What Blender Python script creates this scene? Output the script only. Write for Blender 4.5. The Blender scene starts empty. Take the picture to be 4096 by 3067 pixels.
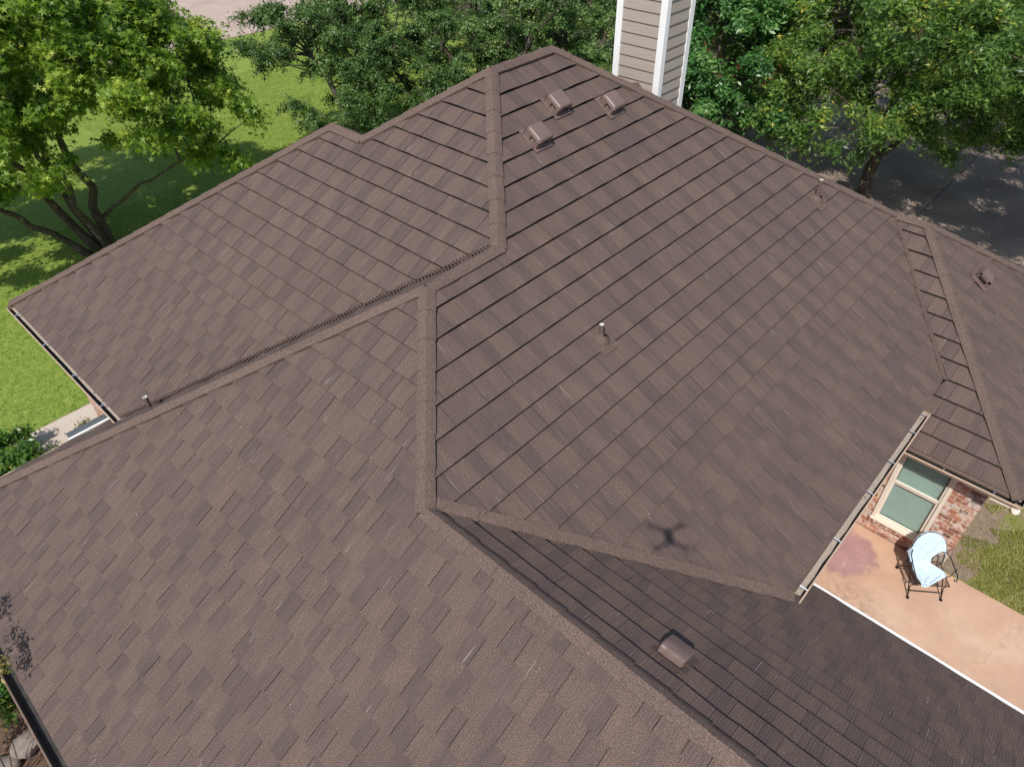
import bpy, bmesh, math, random
import numpy as np
from mathutils import Vector, Matrix
random.seed(7)
sc = bpy.context.scene
COL = sc.collection
R = math.radians

# ------------------------------------------------------------------ camera
CAM = Vector((-7.6627, -7.5948, 11.237))
cd = bpy.data.cameras.new("camera"); cam = bpy.data.objects.new("camera", cd); COL.objects.link(cam)
rt = Vector((0.67987668, -0.73312565, -0.01716055)); up = Vector((0.49264346, 0.43927719, 0.75122432))
fw = Vector((0.54320358, 0.51919392, -0.65982387))
M = Matrix((rt, up, -fw)).transposed().to_4x4(); M.translation = CAM
cam.matrix_world = M
cd.sensor_width = 36; cd.lens = 2823.44 / 4096 * 36; cd.clip_start = 0.05; cd.clip_end = 1500
sc.camera = cam
# ------------------------------------------------------------------ sky, sun, exposure
SUNDIR = Vector((0.561, 0.253, -0.788)).normalized()
w = bpy.data.worlds.new("World"); sc.world = w; w.use_nodes = True
nt = w.node_tree; bg = nt.nodes["Background"]
sky = nt.nodes.new("ShaderNodeTexSky"); sky.sky_type = 'NISHITA'; sky.sun_disc = False
sky.sun_elevation = math.asin(-SUNDIR.z)
sky.sun_rotation = math.atan2(-SUNDIR.x, -SUNDIR.y)
nt.links.new(sky.outputs[0], bg.inputs[0]); bg.inputs[1].default_value = 0.135
sd = bpy.data.lights.new("sun", 'SUN'); sun = bpy.data.objects.new("sun", sd); COL.objects.link(sun)
sd.energy = 4.5; sd.angle = R(0.53); sd.color = (1.0, 0.955, 0.89)
sun.rotation_euler = SUNDIR.to_track_quat('-Z', 'Y').to_euler()
sun.location = (-20, -10, 30)
sc.view_settings.view_transform = 'Standard'; sc.view_settings.look = 'None'
sc.view_settings.gamma = 1; sc.view_settings.exposure = 0.0
sc.view_settings.use_curve_mapping = False

# ------------------------------------------------------------------ material helpers
class NT:
    def __init__(s, name):
        s.m = bpy.data.materials.new(name); s.m.use_nodes = True; s.t = s.m.node_tree
        s.b = s.t.nodes["Principled BSDF"]; s.out = s.t.nodes["Material Output"]
    def n(s, typ, **kw):
        o = s.t.nodes.new(typ)
        for k, v in kw.items():
            if k.startswith('i_'):
                key = k[2:]; key = int(key) if key.isdigit() else key
                o.inputs[key].default_value = v
            else: setattr(o, k, v)
        return o
    def l(s, a, b): s.t.links.new(a, b)
    def coord(s, kind='Object', scale=(1, 1, 1)):
        c = s.n("ShaderNodeTexCoord"); m = s.n("ShaderNodeMapping"); m.inputs['Scale'].default_value = scale
        s.l(c.outputs[kind], m.inputs[0]); return m.outputs[0]
    def noise(s, vec, scale, detail=4, rough=.6, dist=0):
        o = s.n("ShaderNodeTexNoise"); o.inputs['Scale'].default_value = scale; o.inputs['Detail'].default_value = detail
        o.inputs['Roughness'].default_value = rough; o.inputs['Distortion'].default_value = dist
        if vec is not None: s.l(vec, o.inputs['Vector'])
        return o.outputs['Fac']
    def ramp(s, fac, stops):
        o = s.n("ShaderNodeValToRGB"); e = o.color_ramp.elements
        while len(e) < len(stops): e.new(0.5)
        for q, (p, c) in zip(e, stops): q.position = p; q.color = (c[0], c[1], c[2], 1) if len(c) < 4 else c
        s.l(fac, o.inputs[0]); return o.outputs[0]
    def mix(s, fac, a, b, typ='MIX'):
        o = s.n("ShaderNodeMix", data_type='RGBA', blend_type=typ)
        for inp, v in ((o.inputs[0], fac), (o.inputs[6], a), (o.inputs[7], b)):
            if isinstance(v, (int, float)): inp.default_value = v
            elif isinstance(v, tuple): inp.default_value = (v[0], v[1], v[2], 1)
            else: s.l(v, inp)
        return o.outputs[2]
    def math(s, op, a, b=0.5, clamp=False):
        o = s.n("ShaderNodeMath", operation=op); o.use_clamp = clamp
        for inp, v in ((o.inputs[0], a), (o.inputs[1], b)):
            if isinstance(v, (int, float)): inp.default_value = v
            else: s.l(v, inp)
        return o.outputs[0]
    def attr(s, name, out='Fac'):
        o = s.n("ShaderNodeAttribute"); o.attribute_name = name; return o.outputs[out]
    def bump(s, h, strength=.5, dist=.01, normal=None):
        o = s.n("ShaderNodeBump"); o.inputs['Strength'].default_value = strength; o.inputs['Distance'].default_value = dist
        s.l(h, o.inputs['Height'])
        if normal is not None: s.l(normal, o.inputs['Normal'])
        return o.outputs[0]
    def set(s, color=None, rough=None, normal=None, metal=None, spec=None):
        for key, v in (('Base Color', color), ('Roughness', rough), ('Normal', normal), ('Metallic', metal), ('Specular IOR Level', spec)):
            if v is None: continue
            if isinstance(v, (int, float)): s.b.inputs[key].default_value = v
            elif isinstance(v, tuple): s.b.inputs[key].default_value = (v[0], v[1], v[2], 1)
            else: s.l(v, s.b.inputs[key])
        return s.m

def simple(name, c, rough=.6, metal=0, var=.12, scale=9, bump=.0, spec=.5):
    a = NT(name); v = a.coord()
    f = a.noise(v, scale, 5)
    d = tuple(x * (1 - var) for x in c); e = tuple(min(1, x * (1 + var)) for x in c)
    col = a.ramp(f, [(.3, d), (.7, e)])
    nrm = a.bump(a.noise(v, scale * 12, 3), bump, .004) if bump else None
    return a.set(col, rough, nrm, metal, spec)

def tile_mat(name, plain=False):
    a = NT(name)
    uv = a.n("ShaderNodeUVMap").outputs[0] if not plain else a.coord()
    fine = a.noise(uv, 72, 2, .9)
    grit = a.noise(uv, 150, 2, .9)
    med = a.noise(uv, 16, 3, .7)
    big = a.noise(uv, .8, 3, .6)
    def st(sx, sy, det=2, rough=.6):
        mp = a.n("ShaderNodeMapping"); mp.inputs['Scale'].default_value = (sx, sy, 1); a.l(uv, mp.inputs[0])
        return a.noise(mp.outputs[0], 1, det, rough)
    tone = a.attr('tone')
    if not plain:
        streak = st(38, 2.0, 3, .7); patch = st(8, 1.3, 3, .65)
        tn = a.math('ADD', a.math('ADD', a.math('MULTIPLY', tone, .47), .26), a.math('MULTIPLY', a.math('SUBTRACT', patch, .5), 1.3), True)
        tn = a.math('ADD', tn, a.math('MULTIPLY', a.math('SUBTRACT', streak, .5), .7), True)
    else:
        streak = med; tn = .72
    g = a.math('ADD', a.math('MULTIPLY', fine, .6), a.math('MULTIPLY', grit, .4))
    dark = a.ramp(g, [(.38, (.055, .039, .036)), (.62, (.128, .094, .088))])
    light = a.ramp(g, [(.38, (.064, .043, .034)), (.50, (.132, .091, .073)), (.66, (.275, .197, .156))])
    col = a.mix(tn, dark, light)
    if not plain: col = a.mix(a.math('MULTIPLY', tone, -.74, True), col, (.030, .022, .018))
    wash = a.ramp(big, [(.3, (.90, .90, .91)), (.7, (1.1, 1.08, 1.06))])
    col = a.mix(1.0, col, wash, 'MULTIPLY')
    if not plain:
        scr = st(75, 2.2, 2, .5)
        sm = a.ramp(scr, [(.66, (0, 0, 0)), (.74, (1, 1, 1))])
        gate = a.ramp(st(3.2, 2.4, 1), [(.50, (0, 0, 0)), (.60, (1, 1, 1))])
        g2 = a.math('MULTIPLY', a.math('MULTIPLY', sm, gate), a.math('MULTIPLY', fine, 1.1), True)
        col = a.mix(g2, col, (.46, .41, .39))
        groove = a.ramp(streak, [(.30, (.55, .55, .55)), (.42, (0, 0, 0))])
        col = a.mix(a.math('MULTIPLY', groove, .55), col, (.045, .032, .028))
        sx = a.n("ShaderNodeSeparateXYZ"); a.l(uv, sx.inputs[0])
        ph = a.math('ADD', a.math('MULTIPLY', sx.outputs[0], 2 * math.pi / .029), a.math('MULTIPLY', st(5, 1.2, 2), 9))
        rib = a.math('SINE', ph, 0)
        amp = a.math('SUBTRACT', 1.15, a.math('MULTIPLY', tn, .75))
        h = a.math('ADD', a.math('MULTIPLY', a.math('MULTIPLY', rib, amp), .5), a.math('MULTIPLY', streak, 1.3))
        n1 = a.bump(h, .62, .0050)
        nrm = a.bump(g, .6, .005, n1)
    else:
        nrm = a.bump(g, .6, .0035)
    return a.set(col, .9, nrm, spec=.3)

MT = {}
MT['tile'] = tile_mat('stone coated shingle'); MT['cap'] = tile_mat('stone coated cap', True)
MT['deck'] = simple('dark underlay', (.018, .015, .014), .9)
MT['metal_brown'] = simple('brown painted steel', (.165, .112, .098), .40, .0, .10, 14)
MT['metal_brown_matt'] = simple('brown sheet metal', (.10, .07, .06), .5, .0, .15, 20)
MT['tan'] = simple('tan painted aluminium', (.50, .37, .27), .45, 0, .08, 6)
MT['tan_dark'] = simple('weathered brown gutter', (.20, .135, .10), .5, 0, .2, 6)
MT['gutter_in'] = simple('gutter inside', (.045, .04, .036), .6, 0, .4, 8)
MT['silver'] = simple('bare aluminium', (.78, .80, .83), .22, .9, .05, 8)
MT['white_metal'] = simple('white painted aluminium', (.80, .80, .79), .35, 0, .04, 6)
MT['slate_metal'] = simple('grey leaf guard', (.11, .125, .14), .5, .2, .1, 30)
MT['white'] = simple('white trim paint', (.82, .81, .80), .5, 0, .03, 6)
MT['cream'] = simple('cream window vinyl', (.74, .66, .56), .4, 0, .03, 6)
MT['black'] = simple('black wrought iron', (.016, .014, .014), .38, .3, .2, 30)
MT['pipe_cap'] = simple('pale plastic pipe', (.72, .71, .62), .5)

def debris():
    a = NT('gutter sediment'); v = a.coord()
    f = a.noise(v, 60, 4, .75); g = a.noise(v, 5, 3)
    c = a.ramp(f, [(.3, (.20, .165, .135)), (.55, (.38, .32, .265)), (.75, (.52, .45, .38))])
    c = a.mix(a.ramp(g, [(.62, (0, 0, 0)), (.70, (1, 1, 1))]), c, (.05, .06, .075))
    return a.set(c, .95, a.bump(f, .6, .006))
MT['debris'] = debris()

def siding(name, c):
    a = NT(name); v = a.coord('Object', (1.6, 1.6, 26))
    f = a.noise(v, 1.3, 5, .6, 1.2)
    col = a.ramp(f, [(.35, tuple(x * .93 for x in c)), (.7, tuple(x * 1.05 for x in c))])
    return a.set(col, .7, a.bump(f, .35, .004))
MT['siding'] = siding('taupe fibre cement', (.35, .295, .25))

def brickm():
    a = NT('tumbled brick'); v = a.coord()
    tone = a.attr('tone')
    base = a.ramp(tone, [(0, (.16, .085, .065)), (.3, (.34, .14, .09)), (.6, (.50, .21, .13)), (.82, (.58, .34, .24)), (1, (.52, .44, .38))])
    f = a.noise(v, 22, 5, .7); g = a.noise(v, 9, 4, .6)
    c = a.mix(a.ramp(f, [(.42, (0, 0, 0)), (.7, (.6, .6, .6))]), base, (.12, .06, .05))
    c = a.mix(a.ramp(g, [(.50, (0, 0, 0)), (.62, (.85, .85, .85))]), c, (.66, .57, .51))
    return a.set(c, .9, a.bump(f, .7, .008))
MT['brick'] = brickm()
MT['mortar'] = simple('sandy mortar', (.60, .48, .37), .95, 0, .15, 20, .5)

def patio():
    a = NT('stained concrete patio'); v = a.coord()
    f = a.noise(v, .55, 6, .62, .5); g = a.noise(v, 3.2, 5, .65); h = a.noise(v, 70, 3, .7)
    c = a.ramp(f, [(.30, (.44, .262, .173)), (.52, (.54, .340, .228)), (.72, (.63, .45, .325))])
    c = a.mix(a.ramp(g, [(.3, (.35, .35, .35)), (.62, (0, 0, 0))]), c, (.38, .24, .17))
    # dark grey grime by the downspout corner: position based mask
    sx = a.n("ShaderNodeSeparateXYZ"); a.l(v, sx.inputs[0])
    def blob(cx, cy, r0, r1, wob):
        dx = a.math('SUBTRACT', sx.outputs[0], cx); dy = a.math('SUBTRACT', sx.outputs[1], cy)
        d = a.math('SQRT', a.math('ADD', a.math('MULTIPLY', dx, dx), a.math('MULTIPLY', dy, dy)), 0)
        d = a.math('ADD', d, a.math('MULTIPLY', a.math('SUBTRACT', g, .5), wob))
        return a.ramp(a.math('DIVIDE', d, r1), [(r0 / r1, (1, 1, 1)), (1, (0, 0, 0))])
    gm = blob(1.05, -7.1, .2, .85, 1.1)
    c = a.mix(a.math('MULTIPLY', gm, a.ramp(a.noise(v, 8, 5, .7), [(.42, (0, 0, 0)), (.66, (.75, .75, .75))])), c, (.22, .17, .12))
    pm = blob(2.22, -6.62, .52, .64, .55)
    pc = a.ramp(g, [(.35, (.29, .150, .150)), (.62, (.37, .205, .205)), (.78, (.58, .44, .43))])
    c = a.mix(a.math('MULTIPLY', pm, .92), c, pc)
    # hairline cracks
    vo = a.n("ShaderNodeTexVoronoi", feature='DISTANCE_TO_EDGE'); vo.inputs['Scale'].default_value = .30
    wn = a.n("ShaderNodeTexNoise"); wn.inputs['Scale'].default_value = 2.6; wn.inputs['Detail'].default_value = 6
    a.l(v, wn.inputs[0]); vm = a.n("ShaderNodeVectorMath", operation='MULTIPLY_ADD')
    a.l(wn.outputs['Color'], vm.inputs[0]); vm.inputs[1].default_value = (.6, .6, 0); a.l(v, vm.inputs[2]); a.l(vm.outputs[0], vo.inputs[0])
    cr = a.ramp(vo.outputs['Distance'], [(.0, (.30, .30, .30)), (.003, (0, 0, 0))])
    c = a.mix(cr, c, (.25, .15, .1))
    c = a.mix(a.math('MULTIPLY', h, .15), c, (.75, .6, .5))
    return a.set(c, .75, a.bump(h, .25, .004), spec=.3)
MT['patio'] = patio()

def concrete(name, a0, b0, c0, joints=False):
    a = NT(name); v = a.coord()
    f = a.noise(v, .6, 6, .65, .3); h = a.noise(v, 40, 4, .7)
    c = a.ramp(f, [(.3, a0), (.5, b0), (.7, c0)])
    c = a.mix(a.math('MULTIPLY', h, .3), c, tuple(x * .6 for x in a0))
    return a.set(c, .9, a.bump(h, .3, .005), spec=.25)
MT['walk'] = concrete('pale concrete walk', (.50, .42, .34), (.56, .48, .40), (.60, .53, .45))
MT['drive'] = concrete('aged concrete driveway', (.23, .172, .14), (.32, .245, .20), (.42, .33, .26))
MT['street'] = concrete('pinkish concrete street', (.40, .30, .25), (.48, .37, .31), (.54, .43, .36))
MT['joint'] = simple('joint shadow', (.04, .033, .03), .95)

def lawn():
    a = NT('lawn soil and turf'); v = a.coord()
    f = a.noise(v, .35, 5, .6); g = a.noise(v, 6, 5, .7); h = a.noise(v, 45, 4, .75)
    c = a.ramp(g, [(.3, (.13, .19, .033)), (.5, (.21, .29, .050)), (.7, (.31, .37, .080))])
    c = a.mix(a.ramp(f, [(.45, (0, 0, 0)), (.75, (.45, .45, .45))]), c, (.25, .30, .05))
    c = a.mix(a.ramp(h, [(.3, (.7, .7, .7)), (.5, (0, 0, 0))]), c, (.04, .075, .012))
    c = a.mix(a.ramp(a.noise(v, 1.6, 5, .7), [(.66, (0, 0, 0)), (.76, (.6, .6, .6))]), c, (.30, .25, .12))
    return a.set(c, .95, a.bump(h, .5, .03), spec=.2)
MT['lawn'] = lawn()
def dirtm():
    a = NT('trodden dirt'); v = a.coord(); g = a.noise(v, 5, 6, .7); h = a.noise(v, 40, 4, .75)
    c = a.ramp(g, [(.3, (.17, .12, .085)), (.55, (.27, .20, .15)), (.75, (.36, .28, .22))])
    c = a.mix(a.ramp(h, [(.35, (.5, .5, .5)), (.55, (0, 0, 0))]), c, (.10, .07, .05))
    return a.set(c, .95, a.bump(h, .7, .02))
MT['dirt'] = dirtm()
def blawn():
    a = NT('thin dry lawn'); v = a.coord(); g = a.noise(v, 4, 6, .7); h = a.noise(v, 45, 4, .75)
    c = a.ramp(g, [(.35, (.20, .23, .05)), (.5, (.28, .28, .09)), (.62, (.36, .28, .19))])
    c = a.mix(a.ramp(h, [(.35, (.6, .6, .6)), (.55, (0, 0, 0))]), c, (.06, .07, .02))
    return a.set(c, .95, a.bump(h, .9, .03), spec=.2)
MT['back_lawn'] = blawn()
def groundm():
    a = NT('shaded leaf litter'); v = a.coord(); g = a.noise(v, .8, 6, .7); h = a.noise(v, 12, 4, .75)
    c = a.ramp(g, [(.3, (.06, .09, .02)), (.5, (.10, .14, .03)), (.7, (.13, .10, .06))])
    c = a.mix(a.ramp(h, [(.35, (.5, .5, .5)), (.55, (0, 0, 0))]), c, (.04, .04, .02))
    return a.set(c, .95)
MT['ground'] = groundm()

def leafm(name, stops, trans=.35, gloss=.5, rough=.42):
    a = NT(name); tone = a.attr('tone')
    v = a.coord(); f = a.noise(v, .7, 3)
    stops = [(p, tuple(x * 1.22 for x in c)) for p, c in stops] if 'grass' not in name else stops; trans = min(.5, trans + .08)
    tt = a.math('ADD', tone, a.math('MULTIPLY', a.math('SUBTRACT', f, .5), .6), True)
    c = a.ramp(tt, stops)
    a.set(c, rough, spec=gloss)
    tr = a.n("ShaderNodeBsdfTranslucent"); c2 = a.mix(1, c, (1.5, 1.6, .7), 'MULTIPLY'); a.l(c2, tr.inputs[0])
    mx = a.n("ShaderNodeMixShader"); mx.inputs[0].default_value = trans
    a.l(a.b.outputs[0], mx.inputs[1]); a.l(tr.outputs[0], mx.inputs[2]); a.l(mx.outputs[0], a.out.inputs[0])
    return a.m
MT['leaf_gum'] = leafm('sweetgum leaf', [(0, (.065, .135, .018)), (.4, (.145, .235, .030)), (.75, (.255, .345, .048)), (1, (.42, .45, .09))], .42)
MT['leaf_live'] = leafm('live oak leaf', [(0, (.035, .075, .018)), (.5, (.075, .14, .035)), (.85, (.135, .21, .06)), (1, (.24, .27, .08))], .25, .5, .42)
MT['leaf_laurel'] = leafm('laurel leaf', [(0, (.03, .085, .02)), (.5, (.06, .155, .036)), (.85, (.10, .215, .055)), (1, (.19, .29, .08))], .25, .6, .38)
MT['leaf_red'] = leafm('red oak leaf', [(0, (.045, .10, .022)), (.45, (.10, .185, .038)), (.8, (.18, .27, .055)), (.93, (.32, .38, .06)), (1, (.45, .40, .06))], .35, .5, .42)
MT['leaf_shrub'] = leafm('shrub leaf', [(0, (.03, .085, .015)), (.5, (.065, .15, .025)), (.85, (.13, .23, .035)), (1, (.32, .27, .05))], .25, .6, .35)
MT['leaf_crape'] = leafm('flowering twig', [(0, (.10, .13, .03)), (.5, (.28, .24, .08)), (.8, (.42, .30, .14)), (1, (.30, .12, .30))], .3)
MT['leaf_twig'] = leafm('dry twig plant', [(0, (.12, .13, .04)), (.6, (.28, .24, .11)), (1, (.36, .28, .16))], .25)
MT['grass_dry'] = leafm('dry grass blade', [(0, (.18, .20, .06)), (.45, (.33, .345, .11)), (.8, (.48, .46, .18)), (1, (.64, .54, .33))], .3)
MT['grass'] = leafm('grass blade', [(0, (.10, .16, .028)), (.45, (.205, .305, .055)), (.8, (.32, .41, .085)), (1, (.46, .43, .19))], .35)
def bark():
    a = NT('bark'); v = a.coord('Object', (1, 1, .3)); f = a.noise(v, 14, 5, .7); g = a.noise(v, 5, 3)
    c = a.ramp(f, [(.3, (.035, .026, .02)), (.55, (.10, .075, .055)), (.72, (.22, .19, .16))])
    c = a.mix(a.ramp(g, [(.6, (0, 0, 0)), (.7, (.6, .6, .6))]), c, (.28, .27, .24))
    return a.set(c, .95, a.bump(f, .9, .03))
MT['bark'] = bark()
def towelm():
    a = NT('light blue towel'); v = a.coord(); f = a.noise(v, 260, 2, .8); g = a.noise(v, 8, 3)
    c = a.ramp(g, [(.3, (.50, .63, .74)), (.7, (.60, .72, .82))])
    return a.set(c, .95, a.bump(f, .5, .003), spec=.1)
MT['towel'] = towelm()
def glassm():
    a = NT('window glass')
    gl = a.n("ShaderNodeBsdfGlossy"); gl.inputs['Roughness'].default_value = .02; gl.inputs[0].default_value = (.9, .95, .95, 1)
    tp = a.n("ShaderNodeBsdfTransparent"); tp.inputs[0].default_value = (.90, .975, .96, 1)
    lw = a.n("ShaderNodeLayerWeight"); lw.inputs[0].default_value = .5
    fac = a.math('ADD', a.math('MULTIPLY', a.math('POWER', lw.outputs['Facing'], 4), .7), .06)
    mx = a.n("ShaderNodeMixShader"); a.l(fac, mx.inputs[0]); a.l(tp.outputs[0], mx.inputs[1]); a.l(gl.outputs[0], mx.inputs[2])
    a.l(mx.outputs[0], a.out.inputs[0]); return a.m
MT['glass'] = glassm()
MT['blind'] = simple('window blind', (.50, .58, .55), .6, 0, .03, 5)
MT['blind_cord'] = simple('blind gap', (.10, .12, .12), .8)
MT['stone_pale'] = simple('pale limestone', (.66, .62, .54), .9, 0, .2, 14, .8)
MT['stone'] = simple('field stone', (.22, .19, .165), .9, 0, .35, 7, .9)
MT['mulch'] = simple('mulch', (.12, .075, .05), .95, 0, .5, 30, .9)
MT['neigh_roof'] = simple('grey asphalt roof', (.20, .21, .23), .9, 0, .25, 12, .6)
MT['neigh_brick'] = simple('distant brick', (.22, .075, .045), .9, 0, .35, 25, .6)
MT['drone_grey'] = simple('drone grey plastic', (.16, .16, .17), .5)

# ------------------------------------------------------------------ object helpers
def put(name, me, parent=None, mats=(), label=None, cat=None, group=None, kind=None):
    o = bpy.data.objects.new(name, me); COL.objects.link(o)
    for m in mats:
        if m is not None and not me.materials.get(m.name): me.materials.append(m)
    if parent is not None: o.parent = parent
    if label: o['label'] = label
    if cat: o['category'] = cat
    if group: o['group'] = group
    if kind: o['kind'] = kind
    return o
def thing(name, label, cat, loc=(0, 0, 0), rz=0, group=None):
    o = bpy.data.objects.new(name, None); COL.objects.link(o); o.location = loc; o.rotation_euler = (0, 0, rz)
    o.empty_display_size = .2
    o['label'] = label; o['category'] = cat
    if group: o['group'] = group
    return o
class MB:
    """collects faces; builds one mesh"""
    def __init__(s): s.v = []; s.f = []; s.t = []; s.uv = []; s.mi = []
    def face(s, pts, tone=.5, uv=None, mi=0):
        i = len(s.v); s.v.extend([tuple(p) for p in pts]); s.f.append(tuple(range(i, i + len(pts)))); s.t.append(tone); s.mi.append(mi)
        s.uv.extend(uv if uv else [(0, 0)] * len(pts))
    def box(s, x0, x1, y0, y1, z0, z1, tone=.5, mi=0, mat=None):
        c = [Vector((x, y, z)) for z in (z0, z1) for y in (y0, y1) for x in (x0, x1)]
        if mat is not None: c = [mat @ p for p in c]
        for q in ((0, 2, 3, 1), (4, 5, 7, 6), (0, 1, 5, 4), (2, 6, 7, 3), (0, 4, 6, 2), (1, 3, 7, 5)):
            s.face([c[i] for i in q], tone, None, mi)
    def tube(s, path, rad, n=6, tone=.5, mi=0, cap=True):
        path = [Vector(p) for p in path]
        if isinstance(rad, (int, float)): rad = [rad] * len(path)
        rings = []; ref = None
        for i, p in enumerate(path):
            d = (path[min(i + 1, len(path) - 1)] - path[max(i - 1, 0)]).normalized()
            if ref is None: ref = d.orthogonal().normalized()
            ref = (ref - d * ref.dot(d)).normalized(); b = d.cross(ref)
            rings.append([p + (ref * math.cos(a) + b * math.sin(a)) * rad[i] for a in [2 * math.pi * k / n for k in range(n)]])
        for a, b in zip(rings, rings[1:]):
            for k in range(n): s.face([a[k], a[(k + 1) % n], b[(k + 1) % n], b[k]], tone, None, mi)
        if cap: s.face(rings[-1], tone, None, mi); s.face(rings[0][::-1], tone, None, mi)
    def build(s, name, mats, parent=None, smooth=False, merge=False, **kw):
        me = bpy.data.meshes.new(name); me.from_pydata(s.v, [], s.f)
        if not isinstance(mats, (list, tuple)): mats = [mats]
        for m in mats: me.materials.append(m)
        if any(s.mi): me.polygons.foreach_set('material_index', s.mi)
        at = me.attributes.new('tone', 'FLOAT', 'FACE'); at.data.foreach_set('value', s.t)
        uvl = me.uv_layers.new(name='UVMap'); uvl.data.foreach_set('uv', [c for u in s.uv for c in u])
        if merge:
            bm = bmesh.new(); bm.from_mesh(me); bmesh.ops.remove_doubles(bm, verts=bm.verts, dist=.0004); bmesh.ops.recalc_face_normals(bm, faces=bm.faces); bm.to_mesh(me); bm.free()
        if smooth: me.polygons.foreach_set('use_smooth', [True] * len(me.polygons))
        me.update(); return put(name, me, parent, **kw)
def np_mesh(name, V, F, tone, mat, parent=None, **kw):
    me = bpy.data.meshes.new(name); n = len(V); m, k = F.shape
    me.vertices.add(n); me.vertices.foreach_set('co', V.astype(np.float32).ravel())
    me.loops.add(m * k); me.loops.foreach_set('vertex_index', F.astype(np.int32).ravel())
    me.polygons.add(m); me.polygons.foreach_set('loop_start', np.arange(0, m * k, k, dtype=np.int32))
    me.update(calc_edges=True)
    at = me.attributes.new('tone', 'FLOAT', 'FACE'); at.data.foreach_set('value', tone.astype(np.float32))
    me.materials.append(mat); return put(name, me, parent, **kw)
def bevel(o, width, seg=2):
    bm = bmesh.new(); bm.from_mesh(o.data); bmesh.ops.remove_doubles(bm, verts=bm.verts, dist=.0002)
    bmesh.ops.recalc_face_normals(bm, faces=bm.faces)
    es = [e for e in bm.edges if len(e.link_faces) == 2 and e.calc_face_angle(0) > .5]
    bmesh.ops.bevel(bm, geom=es, offset=width, segments=seg, profile=.6, affect='EDGES', clamp_overlap=True)
    bm.to_mesh(o.data); bm.free()

# ------------------------------------------------------------------ ground (one sheet) and paving
mb = MB(); mb.face([(-250, -250, -.03), (350, -250, -.03), (350, 350, -.03), (-250, 350, -.03)])
mb.build('ground', MT['ground'], kind='structure')
mb = MB()
def sheet(mb, pts, z=0): mb.face([(x, y, z) for x, y in pts])
sheet(mb, [(-30, -2), (-9.2, -2), (-9.2, 4), (-5.2, 6), (-4, 9), (8, 6.5), (13, 12), (22, 20), (24, 32), (9, 34), (6, 60), (-40, 60)], 0)
mb.build('lawn', MT['lawn'], kind='structure')
mb = MB(); sheet(mb, [(3.02, -14), (13, -14), (13, -8.0), (3.02, -8.0)], 0.0)
mb.build('back_lawn', MT['back_lawn'], kind='structure')
def irregular(cx, cy, rx, ry, n=26, seed=1, rz=0):
    r = random.Random(seed); out = []
    for k in range(n):
        a = 2 * math.pi * k / n; q = 1 + r.uniform(-.22, .2)
        x, y = rx * q * math.cos(a), ry * q * math.sin(a)
        out.append((cx + x * math.cos(rz) - y * math.sin(rz), cy + x * math.sin(rz) + y * math.cos(rz)))
    return out
mb = MB(); sheet(mb, [(3.06, -8.55), (3.5, -8.7), (3.9, -8.5), (4.4, -8.75), (4.9, -8.6), (5.4, -8.65), (5.9, -8.45), (7.5, -8.4), (7.5, -7.9), (3.06, -7.9)], .004)
mb.build('dirt_strip', MT['dirt'], kind='structure')
# patio slab
mb = MB(); mb.box(-2.0, 3.0, -14, -6.0, -.12, .03)
patio_o = mb.build('patio', MT['patio'], kind='structure')
# walkway with thickness
mb = MB(); mb.box(-7.35, 3.0, 6.85, 8.17, -.1, .05)
mb.build('walkway', MT['walk'], kind='structure')
mb = MB(); mb.face([(-5.6 - 3, 8.17, .006), (3, 8.17, .006), (3, 8.25, .006), (-8.6, 8.26, .006)])
mb.build('soil_edge', MT['dirt'], kind='structure')
# driveway slabs with recessed joints
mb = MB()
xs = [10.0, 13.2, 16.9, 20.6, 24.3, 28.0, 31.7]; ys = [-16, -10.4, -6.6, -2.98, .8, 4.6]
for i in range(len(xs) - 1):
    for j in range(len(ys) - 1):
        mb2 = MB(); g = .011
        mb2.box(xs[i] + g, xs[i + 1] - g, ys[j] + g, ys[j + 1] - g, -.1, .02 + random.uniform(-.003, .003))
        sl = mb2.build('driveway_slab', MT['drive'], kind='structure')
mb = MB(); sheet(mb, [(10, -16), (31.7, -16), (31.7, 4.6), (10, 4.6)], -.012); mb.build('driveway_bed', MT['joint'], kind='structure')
# street / neighbour drive far left
mb = MB(); sheet(mb, [(6, 33.6), (26, 31), (60, 60), (6, 90)], .02); mb.build('street', MT['street'], kind='structure')
mb = MB(); sheet(mb, [(-20, 27), (-9, 19.5), (-8, 22), (-2, 44), (-30, 60)], .018); mb.build('side_street', MT['street'], kind='structure')

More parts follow.
